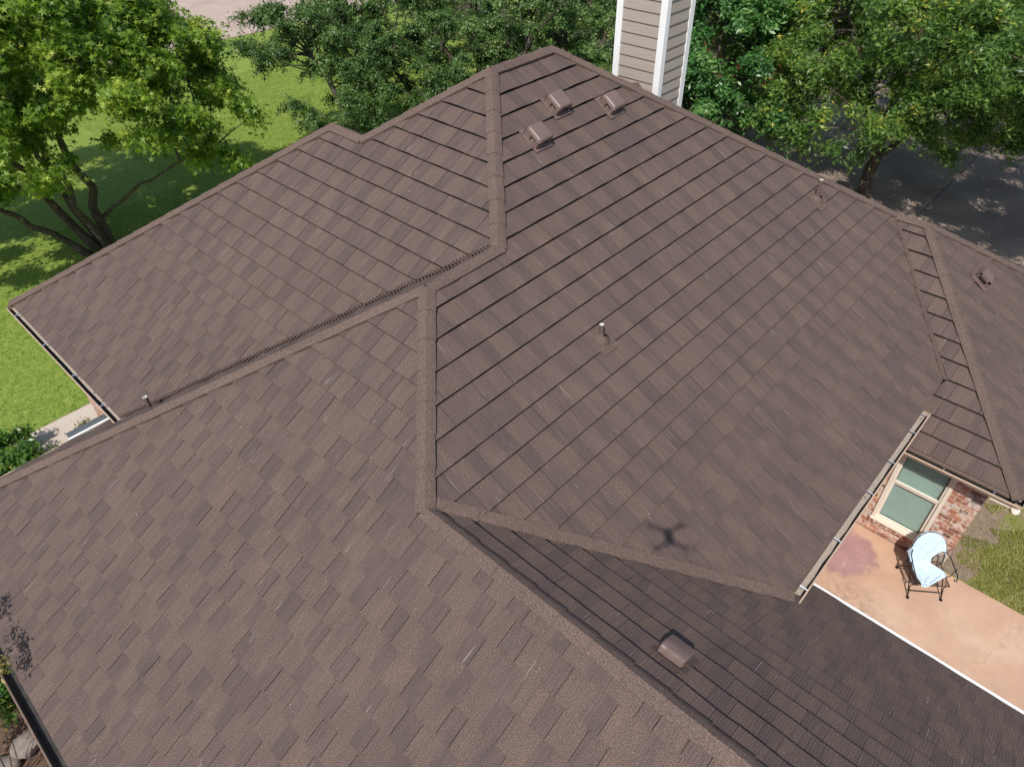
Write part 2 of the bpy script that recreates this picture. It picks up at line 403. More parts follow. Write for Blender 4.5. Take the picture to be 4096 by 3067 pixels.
# ------------------------------------------------------------------ HOUSE
house = thing('house', 'brick house under a brown stone coated metal shingle roof with hips and valleys', 'house')
t = .6752; SL = math.sqrt(1 + t * t); H0 = 7.84
P = {}
def V(x, y, z): return Vector((x, y, z))
P['T'] = V(0, 0, H0); P['P1'] = V(1.347, 0, H0); P['Q'] = V(5.943, -4.596, 4.737); P['R'] = V(5.943, -5.202, 4.737)
P['S'] = V(-1.962, -1.962, 6.515); P['W'] = V(-3.203, -1.962, 6.515); P['X'] = V(-4.917, -3.677, 5.357)
P['V1'] = V(-1.428, 1.428, 6.876); P['V2'] = V(-1.428, 2.228, 6.876)
P['L3'] = V(-6.087, 6.887, 3.730); P['M3'] = V(-6.087, 2.163, 3.730)
PI = math.pi
class Slope:
    def __init__(s, O, d, poly, w_first, pitch, ends=None, seed=0, offset=0.0, name='roof_slope', boards=True):
        s.O = Vector(O); s.d = Vector((d[0], d[1], 0))
        s.w = Vector((d[0], d[1], -t)).normalized(); s.n = Vector((d[0] * t, d[1] * t, 1)).normalized()
        s.s = s.n.cross(s.w).normalized(); s.seed = seed
        s.poly = [((Vector(p) - s.O).dot(s.s), (Vector(p) - s.O).dot(s.w)) for p in poly]
        s.wf = w_first; s.pitch = pitch; s.off = offset; s.name = name; s.drift = .135
    def at(s, a, b, h=0): return s.O + s.s * a + s.w * b + s.n * h
SLP = {}
def clip(poly, a, b, c, keep=1):
    """keep points with a*x+b*y+c >=0"""
    out = []; n = len(poly)
    for i in range(n):
        p, q = poly[i], poly[(i + 1) % n]
        fp = a * p[0] + b * p[1] + c; fq = a * q[0] + b * q[1] + c
        if fp >= 0: out.append(p)
        if (fp >= 0) != (fq >= 0):
            u = fp / (fp - fq); out.append((p[0] + (q[0] - p[0]) * u, p[1] + (q[1] - p[1]) * u))
    return out
def spans(poly, wa, wb):
    """trapezoids of polygon between wa and wb (no vertex strictly inside)"""
    wm = (wa + wb) / 2; hits = []
    n = len(poly)
    for i in range(n):
        p, q = poly[i], poly[(i + 1) % n]
        if (p[1] - wm) * (q[1] - wm) < 0:
            f = lambda ww, p=p, q=q: p[0] + (q[0] - p[0]) * (ww - p[1]) / (q[1] - p[1])
            hits.append((f(wm), f(wa), f(wb)))
    hits.sort(); return [(hits[i], hits[i + 1]) for i in range(0, len(hits) - 1, 2)]
PANELS = []          # (screen weight, MB, parent slope)
TABS = [.21, .31, .17, .27]
def cam_area(p):
    d = p - CAM; z = d.dot(fw)
    if z < .1: return 0
    x = d.dot(rt) / z; y = d.dot(up) / z
    if abs(x) > .76 or abs(y) > .57: return 0
    return 1 / (z * z)
def shingle(S, hb=.052):
    rnd = random.Random(S.seed)
    wmax = max(p[1] for p in S.poly); wmin = min(p[1] for p in S.poly)
    vw = sorted(set(round(p[1], 5) for p in S.poly))
    k = 0; wa = wmin
    wb = S.wf
    while wb - S.pitch > wmin: wb -= S.pitch
    plen = sum(TABS)
    while wa < wmax - 1e-4:
        we = min(wb, wmax)
        lap_shade = wa + (.007 if S.d.x < -.5 and S.seed in (2, 3) else .014)  # strip under each lap, coloured dark to paint in the shadow line
        brk = sorted([wa, we] + ([lap_shade] if k > 0 and lap_shade < we - .01 else []) + [v for v in vw if wa + 1e-4 < v < we - 1e-4])
        pan = {}
        def hgt(s_, w_, st):
            wave = S.wv * math.sin(s_ * 2 * PI / .66 + k * .7 + S.seed) + .0022 * math.sin(s_ * 2 * PI / .13 + k)
            return .010 + st + (hb + wave - .010) * max(0, min(1, (w_ - (wb - S.pitch)) / S.pitch))
        off = S.off + k * S.drift + rnd.uniform(-.015, .015)
        smin = min(p[0] for p in S.poly); smax = max(p[0] for p in S.poly)
        j = math.floor((smin - off) / plen)
        tabs = []
        while off + j * plen < smax:
            a0 = off + j * plen
            ph = (j * 7 + k * 3) % 4
            for i in range(4):
                wd = TABS[i]
                tone = (.10, .88, .06, .80)[i] + rnd.uniform(-.10, .12)
                if rnd.random() < .10: tone = rnd.uniform(.15, .8)
                tabs.append((a0, a0 + wd, tone, rnd.uniform(0, .0045), rnd.random() < .62, j)); a0 += wd
            j += 1
        for ta, tb, tone, st, gap, pj in tabs:
            g0 = (.006 if S.d.x < -.5 else .003) if gap else 0
            nsub = 2
            for q in range(nsub):
                a = ta + (tb - ta) * q / nsub; b = ta + (tb - ta) * (q + 1) / nsub
                if q == 0: a += g0
                if q == nsub - 1: b -= 0
                for b0, b1 in zip(brk, brk[1:]):
                    for (L, Rr) in spans(S.poly, b0, b1):
                        if max(L[1], L[2]) > b + 1 and 0: continue
                        if b < min(L[1], L[2]) or a > max(Rr[1], Rr[2]): continue
                        quad = [(a, b0), (b, b0), (b, b1), (a, b1)]
                        dw = b1 - b0
                        # left line from (L1,b0) to (L2,b1)
                        m = (L[2] - L[1]) / dw; quad = clip(quad, 1, -m, -(L[1] - m * b0))
                        if len(quad) < 3: continue
                        m = (Rr[2] - Rr[1]) / dw; quad = clip(quad, -1, m, (Rr[1] - m * b0))
                        if len(quad) < 3: continue
                        mbp = pan.setdefault(pj, MB())
                        mbp.face([S.at(x, y, hgt(x, y, st)) for x, y in quad], tone if b1 > lap_shade + 1e-4 or k == 0 else -1.0, [(x, y) for x, y in quad])
                        if abs(b1 - we) < 1e-6:
                            xs_ = [x for x, y in quad if abs(y - b1) < 1e-6]
                            if len(xs_) >= 2:
                                x0, x1 = min(xs_), max(xs_)
                                if x1 - x0 > .002:
                                    lip = .005 if we == wb else .02
                                    mbp.face([S.at(x0, b1, hgt(x0, b1, st)), S.at(x0, b1 - .002, hgt(x0, b1, st) - lip), S.at(x1, b1 - .002, hgt(x1, b1, st) - lip), S.at(x1, b1, hgt(x1, b1, st))], tone * .6, [(x0, b1), (x0, b1), (x1, b1), (x1, b1)])
        for pj, m_ in pan.items():
            cen = Vector((0, 0, 0)) 
            for v in m_.v: cen += Vector(v)
            cen /= len(m_.v)
            facing = max(0, (CAM - cen).normalized().dot(S.n))
            ar = cam_area(cen) * facing * min(1, len(m_.f) / 12)
            PANELS.append((ar if S.vis else 0, m_, S))
        wa = we; wb += S.pitch; k += 1
def slope(key, O, d, poly, wf, pitch, seed, vis=True, off=0.0, label=None):
    S = Slope(O, d, poly, wf, pitch, seed=seed, offset=off); S.vis = vis; S.wv = .0025 if key in ('F6', 'F2') else .0105
    m_ = MB(); pts = [S.at(a, b, -.002) for a, b in S.poly]
    m_.face(pts); m_.face([p - S.n * .10 for p in pts][::-1])
    n = len(pts)
    for i in range(n): m_.face([pts[i], pts[i] - S.n * .10, pts[(i + 1) % n] - S.n * .10, pts[(i + 1) % n]])
    S.obj = m_.build('roof_slope', MT['deck'], house)
    if label: S.obj['label'] = label
    SLP[key] = S; shingle(S, .068 if key == 'F6' else .052); return S
T, P1, Q, RR, S_, W_, X_, V1, V2, L3, M3 = [P[k] for k in ('T', 'P1', 'Q', 'R', 'S', 'W', 'X', 'V1', 'V2', 'L3', 'M3')]
YE = -6.714
slope('F1', T, (0, -1), [T, P1, Q, V(3.825, YE, 3.307), V(-1.88, YE, 3.307), X_, W_, S_], .390, .3190, 1, off=.1)
# F3 stops short of its valley and stands proud of it
nv = .10
slope('F3', T, (-1, 0), [T, V1, V2, L3, M3 + V(0, nv, 0), S_ + V(0, nv, 0)], .376, .3195, 2, off=.05)
c5 = W_
slope('F5', W_, (-1, 0), [W_, V(-8.88, 3.71, 2.68), V(-8.88, -13.5, 2.68), V(-4.917, -13.5, 5.357), X_], .38, .3215, 3, off=.2)
slope('F4', W_, (0, 1), [S_, W_, V(-8.706, 3.541, 2.80), V(-5.75, 3.541, 2.80), V(-5.75, 1.826, 3.957)], .36, .3195, 4)
slope('F6', X_, (1, 0), [X_ + V(0, -.06, 0), V(-4.917, -13.5, 5.357), V(-1.084, -13.5, 2.769), V(-1.084, -6.45, 2.769), V(-1.88, YE - .06, 3.307)], .317, .3325, 5, off=.33)
slope('F2', Q, (-1, 0), [Q + V(0, -.05, 0), RR, V(2.718, -8.427, 2.56), V(2.718, -6.35, 2.56), V(3.825, YE - .05, 3.307)], .225, .3345, 6, off=.1)
slope('F9', RR, (0, -1), [RR, V(9.168, -8.427, 2.56), V(2.718, -8.427, 2.56)], .33, .3195, 7, off=.25)
slope('F7', P1, (1, 0), [P1, Q, RR, V(9.168, -8.427, 2.56), V(9.168, 7.82, 2.56)], .33, .3195, 8, vis=False)
slope('F8', T, (0, 1), [T, P1, V(9.168, 7.82, 2.56), V(4.96, 7.82, 2.56), V1], .33, .3195, 9, vis=False)
slope('F11', V1, (1, 0), [V1, V2, V(3.23, 6.887, 3.73), V(4.96, 7.82, 2.56)], .33, .3195, 10, vis=False)
slope('F12', V2, (0, 1), [V2, L3, V(3.23, 6.887, 3.73)], .33, .3195, 11, vis=False)
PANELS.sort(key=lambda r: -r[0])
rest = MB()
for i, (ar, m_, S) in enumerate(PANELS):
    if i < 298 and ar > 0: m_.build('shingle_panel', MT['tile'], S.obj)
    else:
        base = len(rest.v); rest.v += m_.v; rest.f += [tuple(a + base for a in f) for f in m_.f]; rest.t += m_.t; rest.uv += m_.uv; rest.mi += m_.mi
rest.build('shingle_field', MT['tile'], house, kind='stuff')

# proud cut edge of the F3 panels along the valley: ragged ribs
F3 = SLP['F3']; F4 = SLP['F4']
m_ = MB(); A = S_ + V(0, nv, 0); B = M3 + V(0, nv, 0)
L = (B - A).length; n = int(L / .05); dn = (B - A).normalized()
for i in range(n):
    a = A + dn * (L * i / n); b = A + dn * (L * (i + .62) / n); c = A + dn * (L * (i + 1) / n)
    h = .026 - .018 * (((L * i / n) / .475) % 1.0) 
    h2 = .055
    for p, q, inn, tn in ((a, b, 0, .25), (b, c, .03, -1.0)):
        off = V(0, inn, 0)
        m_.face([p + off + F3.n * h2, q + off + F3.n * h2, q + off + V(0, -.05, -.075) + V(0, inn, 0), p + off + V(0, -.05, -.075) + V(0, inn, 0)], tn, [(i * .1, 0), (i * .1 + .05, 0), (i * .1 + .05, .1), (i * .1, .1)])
m_.build('valley_edge', MT['tile'], house)
# ridge and hip caps
CAPN = [0]
def caps(A, B, dA, dB, first=0.0, width=.086, rise=.060, pitch=.383, top_down=True, zoff=0, flatA=False):
    """A = upper end. dA,dB horizontal down-directions of the two planes"""
    A, B = Vector(A), Vector(B); d = (B - A); L = d.length; d.normalize()
    sides = []
    for hd in (dA, dB):
        n = Vector((hd[0] * t, hd[1] * t, 1)).normalized()
        e = n.cross(d); 
        if e.dot(Vector((hd[0], hd[1], -t))) < 0: e = -e
        sides.append((e.normalized(), n))
    nm = (sides[0][1] + sides[1][1]).normalized()
    s0 = -first; k = 0
    while s0 < L - .02:
        s1 = min(s0 + pitch + .03, L + .02); a0 = max(s0, 0)
        jw = random.uniform(.97, 1.03)
        def sec(s, hh, ww):
            out = []
            e0, n0 = sides[0]; e1, n1 = sides[1]
            c = A + d * s + V(0, 0, zoff)
            out.append(c + e0 * (ww + .004) + n0 * (hh - .055))
            out.append(c + e0 * ww + n0 * hh)
            out.append(c + e0 * .03 + n0 * (hh + .008))
            out.append(c + nm * (hh + .016))
            out.append(c + e1 * .03 + n1 * (hh + .008))
            out.append(c + e1 * ww + n1 * hh)
            out.append(c + e1 * (ww + .004) + n1 * (hh - .055))
            return out
        u = sec(a0, rise, width * .97 * jw); v = sec(s1, rise + .011, width * 1.03 * jw)
        m_ = MB(); 
        for i in range(6):
            m_.face([u[i], u[i + 1], v[i + 1], v[i]], .6)
        m_.face(v, .4); m_.face(u[::-1], .4)
        lowv = [p - nm * .012 for p in v]
        m_.build('ridge_cap', MT['cap'], house, merge=False)
        CAPN[0] += 1
        s0 += pitch
U = (1, 0); Ub = (-1, 0); D_ = (0, -1); Uy = (0, 1)
caps(P1, T, D_, Uy, .05)
caps(T, S_, Ub, D_, 0)
caps(S_ + (W_ - S_) * 1.0, S_, D_, Uy, .0)
caps(W_, X_, Ub, D_, .1)
caps(X_, V(-4.917, -13.5, 5.357), Ub, U, .12)
caps(W_, V(-8.9, 3.73, 2.67), Ub, Uy, .0)
caps(T, V1, Ub, Uy, .1); caps(V1, V2, Ub, U, .1); caps(V2, L3, Ub, Uy, .05)
caps(P1, Q, D_, U, .1); caps(Q, RR, Ub, U, .05); caps(RR, V(2.70, -8.445, 2.55), Ub, D_, .1); caps(RR, V(9.168, -8.427, 2.56), D_, U, .1)
caps(P1, V(9.168, 7.82, 2.56), U, Uy, .1)
caps(V2, V(3.23, 6.887, 3.73), U, Uy, .1)
# valley strips
def valley(A, B, sidedir, n_piece, w_, h, name='valley_flashing', step=.012):
    """overlapping metal pieces along the valley, lying on the plane with down direction sidedir and ending in a free edge over the other plane"""
    A, B = Vector(A), Vector(B); d = (B - A); L = d.length; d.normalize()
    n = Vector((sidedir[0] * t, sidedir[1] * t, 1)).normalized(); e = n.cross(d)
    if e.dot(Vector((sidedir[0], sidedir[1], -t))) > 0: e = -e
    for k in range(n_piece):
        a = A + d * (L * k / n_piece); b = A + d * (L * (k + 1) / n_piece + .02)
        m_ = MB(); lo0, lo1 = h, h + step
        a1 = a + n * lo0 - e * .01; b1 = b + n * lo1 - e * (.01 + step * 1.5)
        a0 = a + e * w_ + n * (h + .004); b0 = b + e * w_ + n * (h + .010)
        m_.face([a0, a1, b1, b0], .55)
        m_.face([a1, a1 - n * .014, b1 - n * .014, b1], .4)
        m_.face([b0, b1, b1 - n * .012, b0 - n * .012], .4); m_.face([a0, b0, b0 - n * .05, a0 - n * .05], .5)
        m_.build(name, MT['cap'], house)
valley(X_ + V(.08, 0, -.05), V(-1.86, YE - .02, 3.31), (0, -1), 10, .12, .088)
valley(Q + V(-.12, -.12, -.081), V(3.78, YE, 3.29), (0, -1), 9, .08, .066, step=.004)

# walls ---------------------------------------------------------------
def wall_plane(x0, y0, x1, y1, z0, z1, thick=.12):
    m_ = MB(); d = Vector((x1 - x0, y1 - y0, 0)).normalized(); nn = Vector((d.y, -d.x, 0))
    a, b = V(x0, y0, 0), V(x1, y1, 0)
    pts = [a, b, b - nn * thick, a - nn * thick]
    m_.face([p + V(0, 0, z0) for p in pts][::-1]); m_.face([p + V(0, 0, z1) for p in pts])
    for i in range(4):
        p, q = pts[i], pts[(i + 1) % 4]
        m_.face([p + V(0, 0, z0), q + V(0, 0, z0), q + V(0, 0, z1), p + V(0, 0, z1)])
    return m_
XW = 3.05; BL, BH = .262, .0975; MG = .018
def brick_wall(origin, along, out, length, rows, z0, hole=None, seed=1, name='brick', vis=None, parent=None):
    rnd = random.Random(seed); n_ = 0
    o = Vector(origin); a = Vector(along); u = Vector(out)
    meshes = {}
    for r in range(rows):
        z = z0 + r * BH; s = -(BL / 2 if r % 2 else 0) - rnd.uniform(0, .03)
        while s < length:
            bl = BL * rnd.choice((1, 1, 1, .55, 1.0)) - .0; s0 = max(s, 0); s1 = min(s + bl - MG, length)
            s += bl
            if s1 - s0 < .04: continue
            zc = z + BH / 2
            if hole and z + BH - .012 > hole[2] and z < hole[3]:
                if s0 < hole[1] and s1 > hole[0]:
                    if s0 < hole[0] - .04: s1 = hole[0] - .006
                    elif s1 > hole[1] + .04: s0 = hole[1] + .006
                    else: continue
            if vis and not vis((s0 + s1) / 2, zc): continue
            m_ = MB(); pr = rnd.uniform(.004, .016); tone = min(1, max(0, rnd.gauss(.55, .3)))
            z1 = z + BH - MG
            jit = lambda: rnd.uniform(-.003, .003)
            c = []
            for (ss, zz, dd) in ((s0, z, -.02), (s1, z, -.02), (s1, z1, -.02), (s0, z1, -.02), (s0 + .002, z + .002, pr), (s1 - .002, z + .002, pr), (s1 - .002, z1 - .002, pr), (s0 + .002, z1 - .002, pr)):
                c.append(o + a * (ss + jit()) + V(0, 0, zz + jit()) + u * (dd + jit() * .5))
            for q in ((4, 5, 6, 7), (0, 1, 5, 4), (1, 2, 6, 5), (2, 3, 7, 6), (3, 0, 4, 7)): m_.face([c[i] for i in q], tone)
            m_.build(name, MT['brick'], parent); n_ += 1
    return n_
q = MB()
for (ya, yb, za, zb) in ((-8.115, -7.64, -.1, 2.5), (-6.74, -6.2, -.1, 2.5), (-7.64, -6.74, -.1, .40)): q.box(XW, XW + .12, ya, yb, za, zb)
wallA = q.build('wall', MT['mortar'], house)
nb = brick_wall((XW, -8.125, 0), (0, 1, 0), (-1, 0, 0), 1.93, 25, .0, hole=(.47, 1.40, .36, 2.6), seed=3, parent=wallA)
# rowlock sill of bricks under the window
rs = random.Random(5)
for k in range(12):
    y = -7.68 + k * .082; m_ = MB(); pr = rs.uniform(.045, .055)
    m_.box(XW - pr, XW + .02, y, y + .069, .262, .40, tone=rs.uniform(.2, .85)); m_.build('brick', MT['brick'], wallA)
wall_plane(XW + .13, -8.115, 9.0, -8.115, -.1, 2.5).build('wall', MT['mortar'], house)
wallC = wall_plane(-5.80, 6.55, -5.80, 1.0, -.1, 3.72).build('wall', MT['mortar'], house)
nb += brick_wall((-5.80, 6.56, 0), (0, -1, 0), (-1, 0, 0), 1.9, 26, .0, seed=9, parent=wallC, vis=lambda s_, z_: s_ < .95)
wallD = wall_plane(9.0, 6.5, -5.79, 6.5, -.1, 3.5)
wallD.build('wall', MT['mortar'], house)
wall_plane(-8.55, 3.25, -8.55, -13.2, -.1, 2.62).build('wall', MT['neigh_brick'], house)
wall_plane(-5.8, 3.25, -8.55, 3.25, -.1, 2.7).build('wall', MT['neigh_brick'], house)
wall_plane(-1.40, -13.2, -1.40, -6.30, -.1, 2.7).build('wall', MT['neigh_brick'], house)
wall_plane(-1.5, -6.30, XW + .1, -6.30, -.1, 3.25).build('wall', MT['neigh_brick'], house)
wall_plane(9.0, -8.1, 9.0, 7.6, -.1, 2.6).build('wall', MT['neigh_brick'], house) if False else None
m_ = MB(); m_.box(8.88, 9.0, -8.1, 7.6, -.1, 2.55); m_.build('wall', MT['neigh_brick'], house)

# gutters --------------------------------------------------------------
def gutter(A, B, out, lip_mat, depth=.10, wd=.125, hang=(), in_mat=None, debris=None, fascia=True, drop=.03, label=None, front_mat=None):
    A, B = Vector(A), Vector(B); d = (B - A).normalized(); o = Vector((out[0], out[1], 0)); L = (B - A).length
    z = V(0, 0, 1); m_ = MB()
    # profile: (offset out, height) inner then outer
    top = -drop
    outer = [(0.0, top + .01), (0.0, top - depth), (wd * .62, top - depth), (wd * .80, top - depth * .55), (wd, top - depth * .30), (wd + .004, top)]
    inner = [(.004, top + .008), (.004, top - depth + .004), (wd * .60, top - depth + .004), (wd * .78, top - depth * .55 + .004), (wd - .006, top - depth * .28), (wd - .014, top - .004)]
    def strip(prof, mi):
        for (a, b) in zip(prof, prof[1:]):
            m_.face([A + o * a[0] + z * a[1], B + o * a[0] + z * a[1], B + o * b[0] + z * b[1], A + o * b[0] + z * b[1]], .5, None, mi)
    strip(outer, 0); strip(inner, 1)
    # rolled lip
    lip = [(wd + .004, top - .012), (wd + .006, top), (wd + .001, top + .006), (wd - .010, top + .006), (wd - .017, top), (wd - .014, top - .010)]
    strip(lip, 0)
    for E in (A, B):
        m_.face([E + o * a + z * b for a, b in [outer[0], outer[1], outer[2], outer[3], outer[4], outer[5]]], .5, None, 0)
    g = m_.build('gutter', [lip_mat, in_mat or MT['gutter_in']], house)
    if label: g['label'] = label
    if debris:
        q = MB(); steps = max(2, int(L / .25)); rr = random.Random(int(L * 100))
        prev = None
        for i in range(steps + 1):
            c = A + d * (L * i / steps); w1 = wd * debris * rr.uniform(.88, 1.1)
            cur = (c + o * .004 + z * (top - depth + .045), c + o * w1 + z * (top - depth + .028 + rr.uniform(-.004, .008)))
            if prev: q.face([prev[0], cur[0], cur[1], prev[1]])
            prev = cur
        q.build('sediment', MT['debris'], g)
    for h in hang:
        q = MB(); c = A + d * h
        q.tube([c + o * -.01 + z * (top + .02), c + o * .03 + z * (top + .013), c + o * (wd - .012) + z * (top + .004)], .008, 5)
        q.tube([c + d * .014 + o * -.01 + z * (top + .012), c + d * .014 + o * (wd - .012) + z * (top - .002)], .005, 5)
        q.build('gutter_hanger', MT['silver'], g)
    if fascia:
        q = MB(); f0 = A - o * .022; f1 = B - o * .022
        a, b = f0, f1
        for (p0, p1) in (((0, .0), (0, -.16)), ((0, -.16), (-.30, -.165))):
            q.face([a + o * p0[0] + z * p0[1] + o * .018, b + o * p0[0] + z * p0[1] + o * .018, b + o * p1[0] + z * p1[1] + o * .018, a + o * p1[0] + z * p1[1] + o * .018])
        q.build('fascia', MT['cream'], house)
    return g
gutter((-1.98, YE - .015, 3.30), (2.83, YE - .015, 3.30), (0, -1), MT['tan'], hang=(.05, .45, 1.45, 2.55, 3.35, 4.2, 4.72), debris=.60, in_mat=MT['gutter_in'], label='tan gutter half filled with grey roof grit')
gutter((2.705, -8.50, 2.555), (2.705, -6.40, 2.555), (-1, 0), MT['tan'], hang=(.35, 1.1, 1.85))
gutter((9.1, -8.44, 2.555), (2.62, -8.44, 2.555), (0, -1), MT['tan'], hang=(6.2, 5.4, 4.6))
gutter((-6.095, 6.95, 3.715), (-6.095, 2.06, 3.715), (-1, 0), MT['tan'], hang=(.42, 1.75, 3.0, 4.1, 4.78), debris=.35)
gutter((-8.895, 3.75, 2.665), (-8.895, -13.5, 2.665), (-1, 0), MT['tan_dark'], wd=.14, hang=(2.6, 5.42, 7.1, 8.7))
gutter((-1.075, -13.5, 2.755), (-1.075, -6.30, 2.755), (1, 0), MT['white_metal'], wd=.10, hang=(), in_mat=MT['silver'], label='white gutter along the patio side eave')
q = MB(); q.box(-.985, -.945, -13.5, -6.30, 2.728, 2.748); q.build('gutter_lip', MT['white_metal'], house)
g = SLP['F6']
for yy in (-7.62, -9.0, -10.4):
    q = MB(); q.box(-.99, -.955, yy - .012, yy + .012, 2.712, 2.742); q.build('gutter_hanger', MT['silver'], house)
# eave strip on the front hip: thin cream drip edge and a dark leaf guard next to the corner
q = MB(); q.box(-8.75, -6.70, 3.56, 3.625, 2.765, 2.795); q.build('drip_edge', MT['tan'], house)
q = MB(); q.box(-6.72, -5.80, 3.67, 3.90, 2.74, 2.755)
q.build('gutter_guard', MT['slate_metal'], house)
q = MB(); q.box(-6.74, -5.8, 3.62, 3.668, 2.78, 2.815); q.build('gutter_lip', MT['white_metal'], house)

def eave_trim(A, B, out, w_=.055, dz=.05):
    A, B = Vector(A), Vector(B); o = Vector((out[0], out[1], 0)); q = MB(); z = V(0, 0, 1)
    prof = [(-.10, .10), (-.012, .045), (.012, .01), (.012, -.03)]
    prof = [(-.05, .036), (w_ * .5, -.002), (w_, -.03), (w_ - .004, -.06)]
    for a, b in zip(prof, prof[1:]): q.face([A + o * a[0] + z * a[1], B + o * a[0] + z * a[1], B + o * b[0] + z * b[1], A + o * b[0] + z * b[1]], .3)
    q.build('eave_trim', MT['cap'], house)
eave_trim((2.718, -8.427, 2.575), (2.718, -6.40, 2.575), (-1, 0))
eave_trim((-1.9, YE, 3.315), (2.85, YE, 3.315), (0, -1), .03)
eave_trim((-6.087, 6.90, 3.745), (-6.087, 2.16, 3.745), (-1, 0), .03)
eave_trim((9.16, -8.427, 2.575), (2.72, -8.427, 2.575), (0, -1))
# window ---------------------------------------------------------------
win = MB(); y0, y1, z0, z1 = -7.645, -6.735, .395, 2.32
xo = XW - .012
def ring(mb, y0, y1, z0, z1, wdt, xa, xb):
    mb.box(xa, xb, y0, y1, z0, z0 + wdt); mb.box(xa, xb, y0, y1, z1 - wdt, z1)
    mb.box(xa, xb, y0, y0 + wdt, z0 + wdt, z1 - wdt); mb.box(xa, xb, y1 - wdt, y1, z0 + wdt, z1 - wdt)
ring(win, y0, y1, z0, z1, .055, xo - .03, XW + .06)
window = win.build('window', MT['cream'], house)
q = MB(); q.box(xo - .055, xo + .0, y0 - .01, y1 + .01, z0 - .03, z0 + .014); q.build('sill', MT['cream'], window)
q = MB(); ring(q, y0 + .056, y1 - .056, 1.43, z1 - .056, .035, xo - .008, xo + .03); q.build('upper_sash', MT['cream'], window)
q = MB(); ring(q, y0 + .056, y1 - .056, z0 + .056, 1.429, .045, xo + .006, xo + .045); q.build('lower_sash', MT['cream'], window)
q = MB(); q.box(xo + .010, xo + .014, y0 + .09, y1 - .09, 1.46, z1 - .09); q.build('pane', MT['glass'], window)
q = MB(); q.box(xo + .024, xo + .028, y0 + .1, y1 - .1, z0 + .1, 1.39); q.build('pane', MT['glass'], window)
q = MB(); nz = 34
for k in range(nz):
    zz = z0 + .09 + k * (z1 - z0 - .12) / nz; st = (z1 - z0 - .12) / nz
    q.face([(xo + .078, y0 + .11, zz), (xo + .078, y1 - .10, zz), (xo + .075, y1 - .10, zz + st * .93), (xo + .075, y0 + .11, zz + st * .93)])
q.build('blind', MT['blind'], window, kind='stuff')
q = MB(); q.box(xo + .13, xo + .14, y0 + .04, y1 - .04, z0 + .05, z1 - .05); q.build('backing', MT['blind_cord'], window)

# chimney --------------------------------------------------------------
ch = MB(); cx0, cx1, cy0, cy1 = 2.95, 3.745, -1.02, -.09; cz0, cz1 = 5.2, 9.6
ch.box(cx0 + .02, cx1 - .02, cy0 + .02, cy1 - .02, cz0, cz1)
chim = ch.build('chimney', MT['deck'], house)
ex = .174; k = 0; zz = 6.395
while zz < cz1 - .1:
    for side in range(2):
        q = MB()
        if side == 0:
            xa = cx0; p = [(xa + .004, cy0 + .02, zz), (xa + .004, cy1 - .02, zz)]
            q.face([(xa - .012, cy0 + .05, zz), (xa - .012, cy1 - .05, zz), (xa + .008, cy1 - .05, zz + ex), (xa + .008, cy0 + .05, zz + ex)])
            q.face([(xa - .012, cy0 + .05, zz), (xa + .03, cy0 + .05, zz + .006), (xa + .03, cy1 - .05, zz + .006), (xa - .012, cy1 - .05, zz)])
        else:
            ya = cy0
            q.face([(cx0 + .05, ya - .012, zz), (cx0 + .05, ya + .008, zz + ex), (cx1 - .05, ya + .008, zz + ex), (cx1 - .05, ya - .012, zz)])
            q.face([(cx0 + .05, ya - .004, zz), (cx1 - .05, ya - .004, zz), (cx1 - .05, ya + .03, zz + .002), (cx0 + .05, ya + .03, zz + .002)])
        q.build('siding_board', MT['siding'], chim)
    zz += ex + .006; k += 1
for (xx, yy, dx, dy) in ((cx0 - .022, cy0 - .022, .11, .12), (cx0 - .022, cy1 + .022 - .12, .11, .12), (cx1 + .022 - .12, cy0 - .022, .12, .11)):
    q = MB(); q.box(xx, xx + dx, yy, yy + dy, cz0, cz1 - .02); q.build('corner_trim', MT['white'], chim)
q = MB(); q.box(cx0 - .08, cx1 + .08, cy0 - .08, cy1 + .08, cz1, cz1 + .08); q.build('chimney_cap', MT['metal_brown_matt'], chim)
# small cricket peak behind the hip by the chimney
q = MB(); a = V(2.62, -.72, 7.12); 
q.face([V(2.45, -.80, 6.98), V(2.66, -.62, 7.14), V(2.95, -.62, 7.08), V(2.95, -1.0, 6.75)], .5); q.face([V(2.66, -.62, 7.14), V(2.45, -.3, 6.95), V(2.95, -.3, 6.85), V(2.95, -.62, 7.08)], .5)
q.build('cricket', MT['cap'], house)

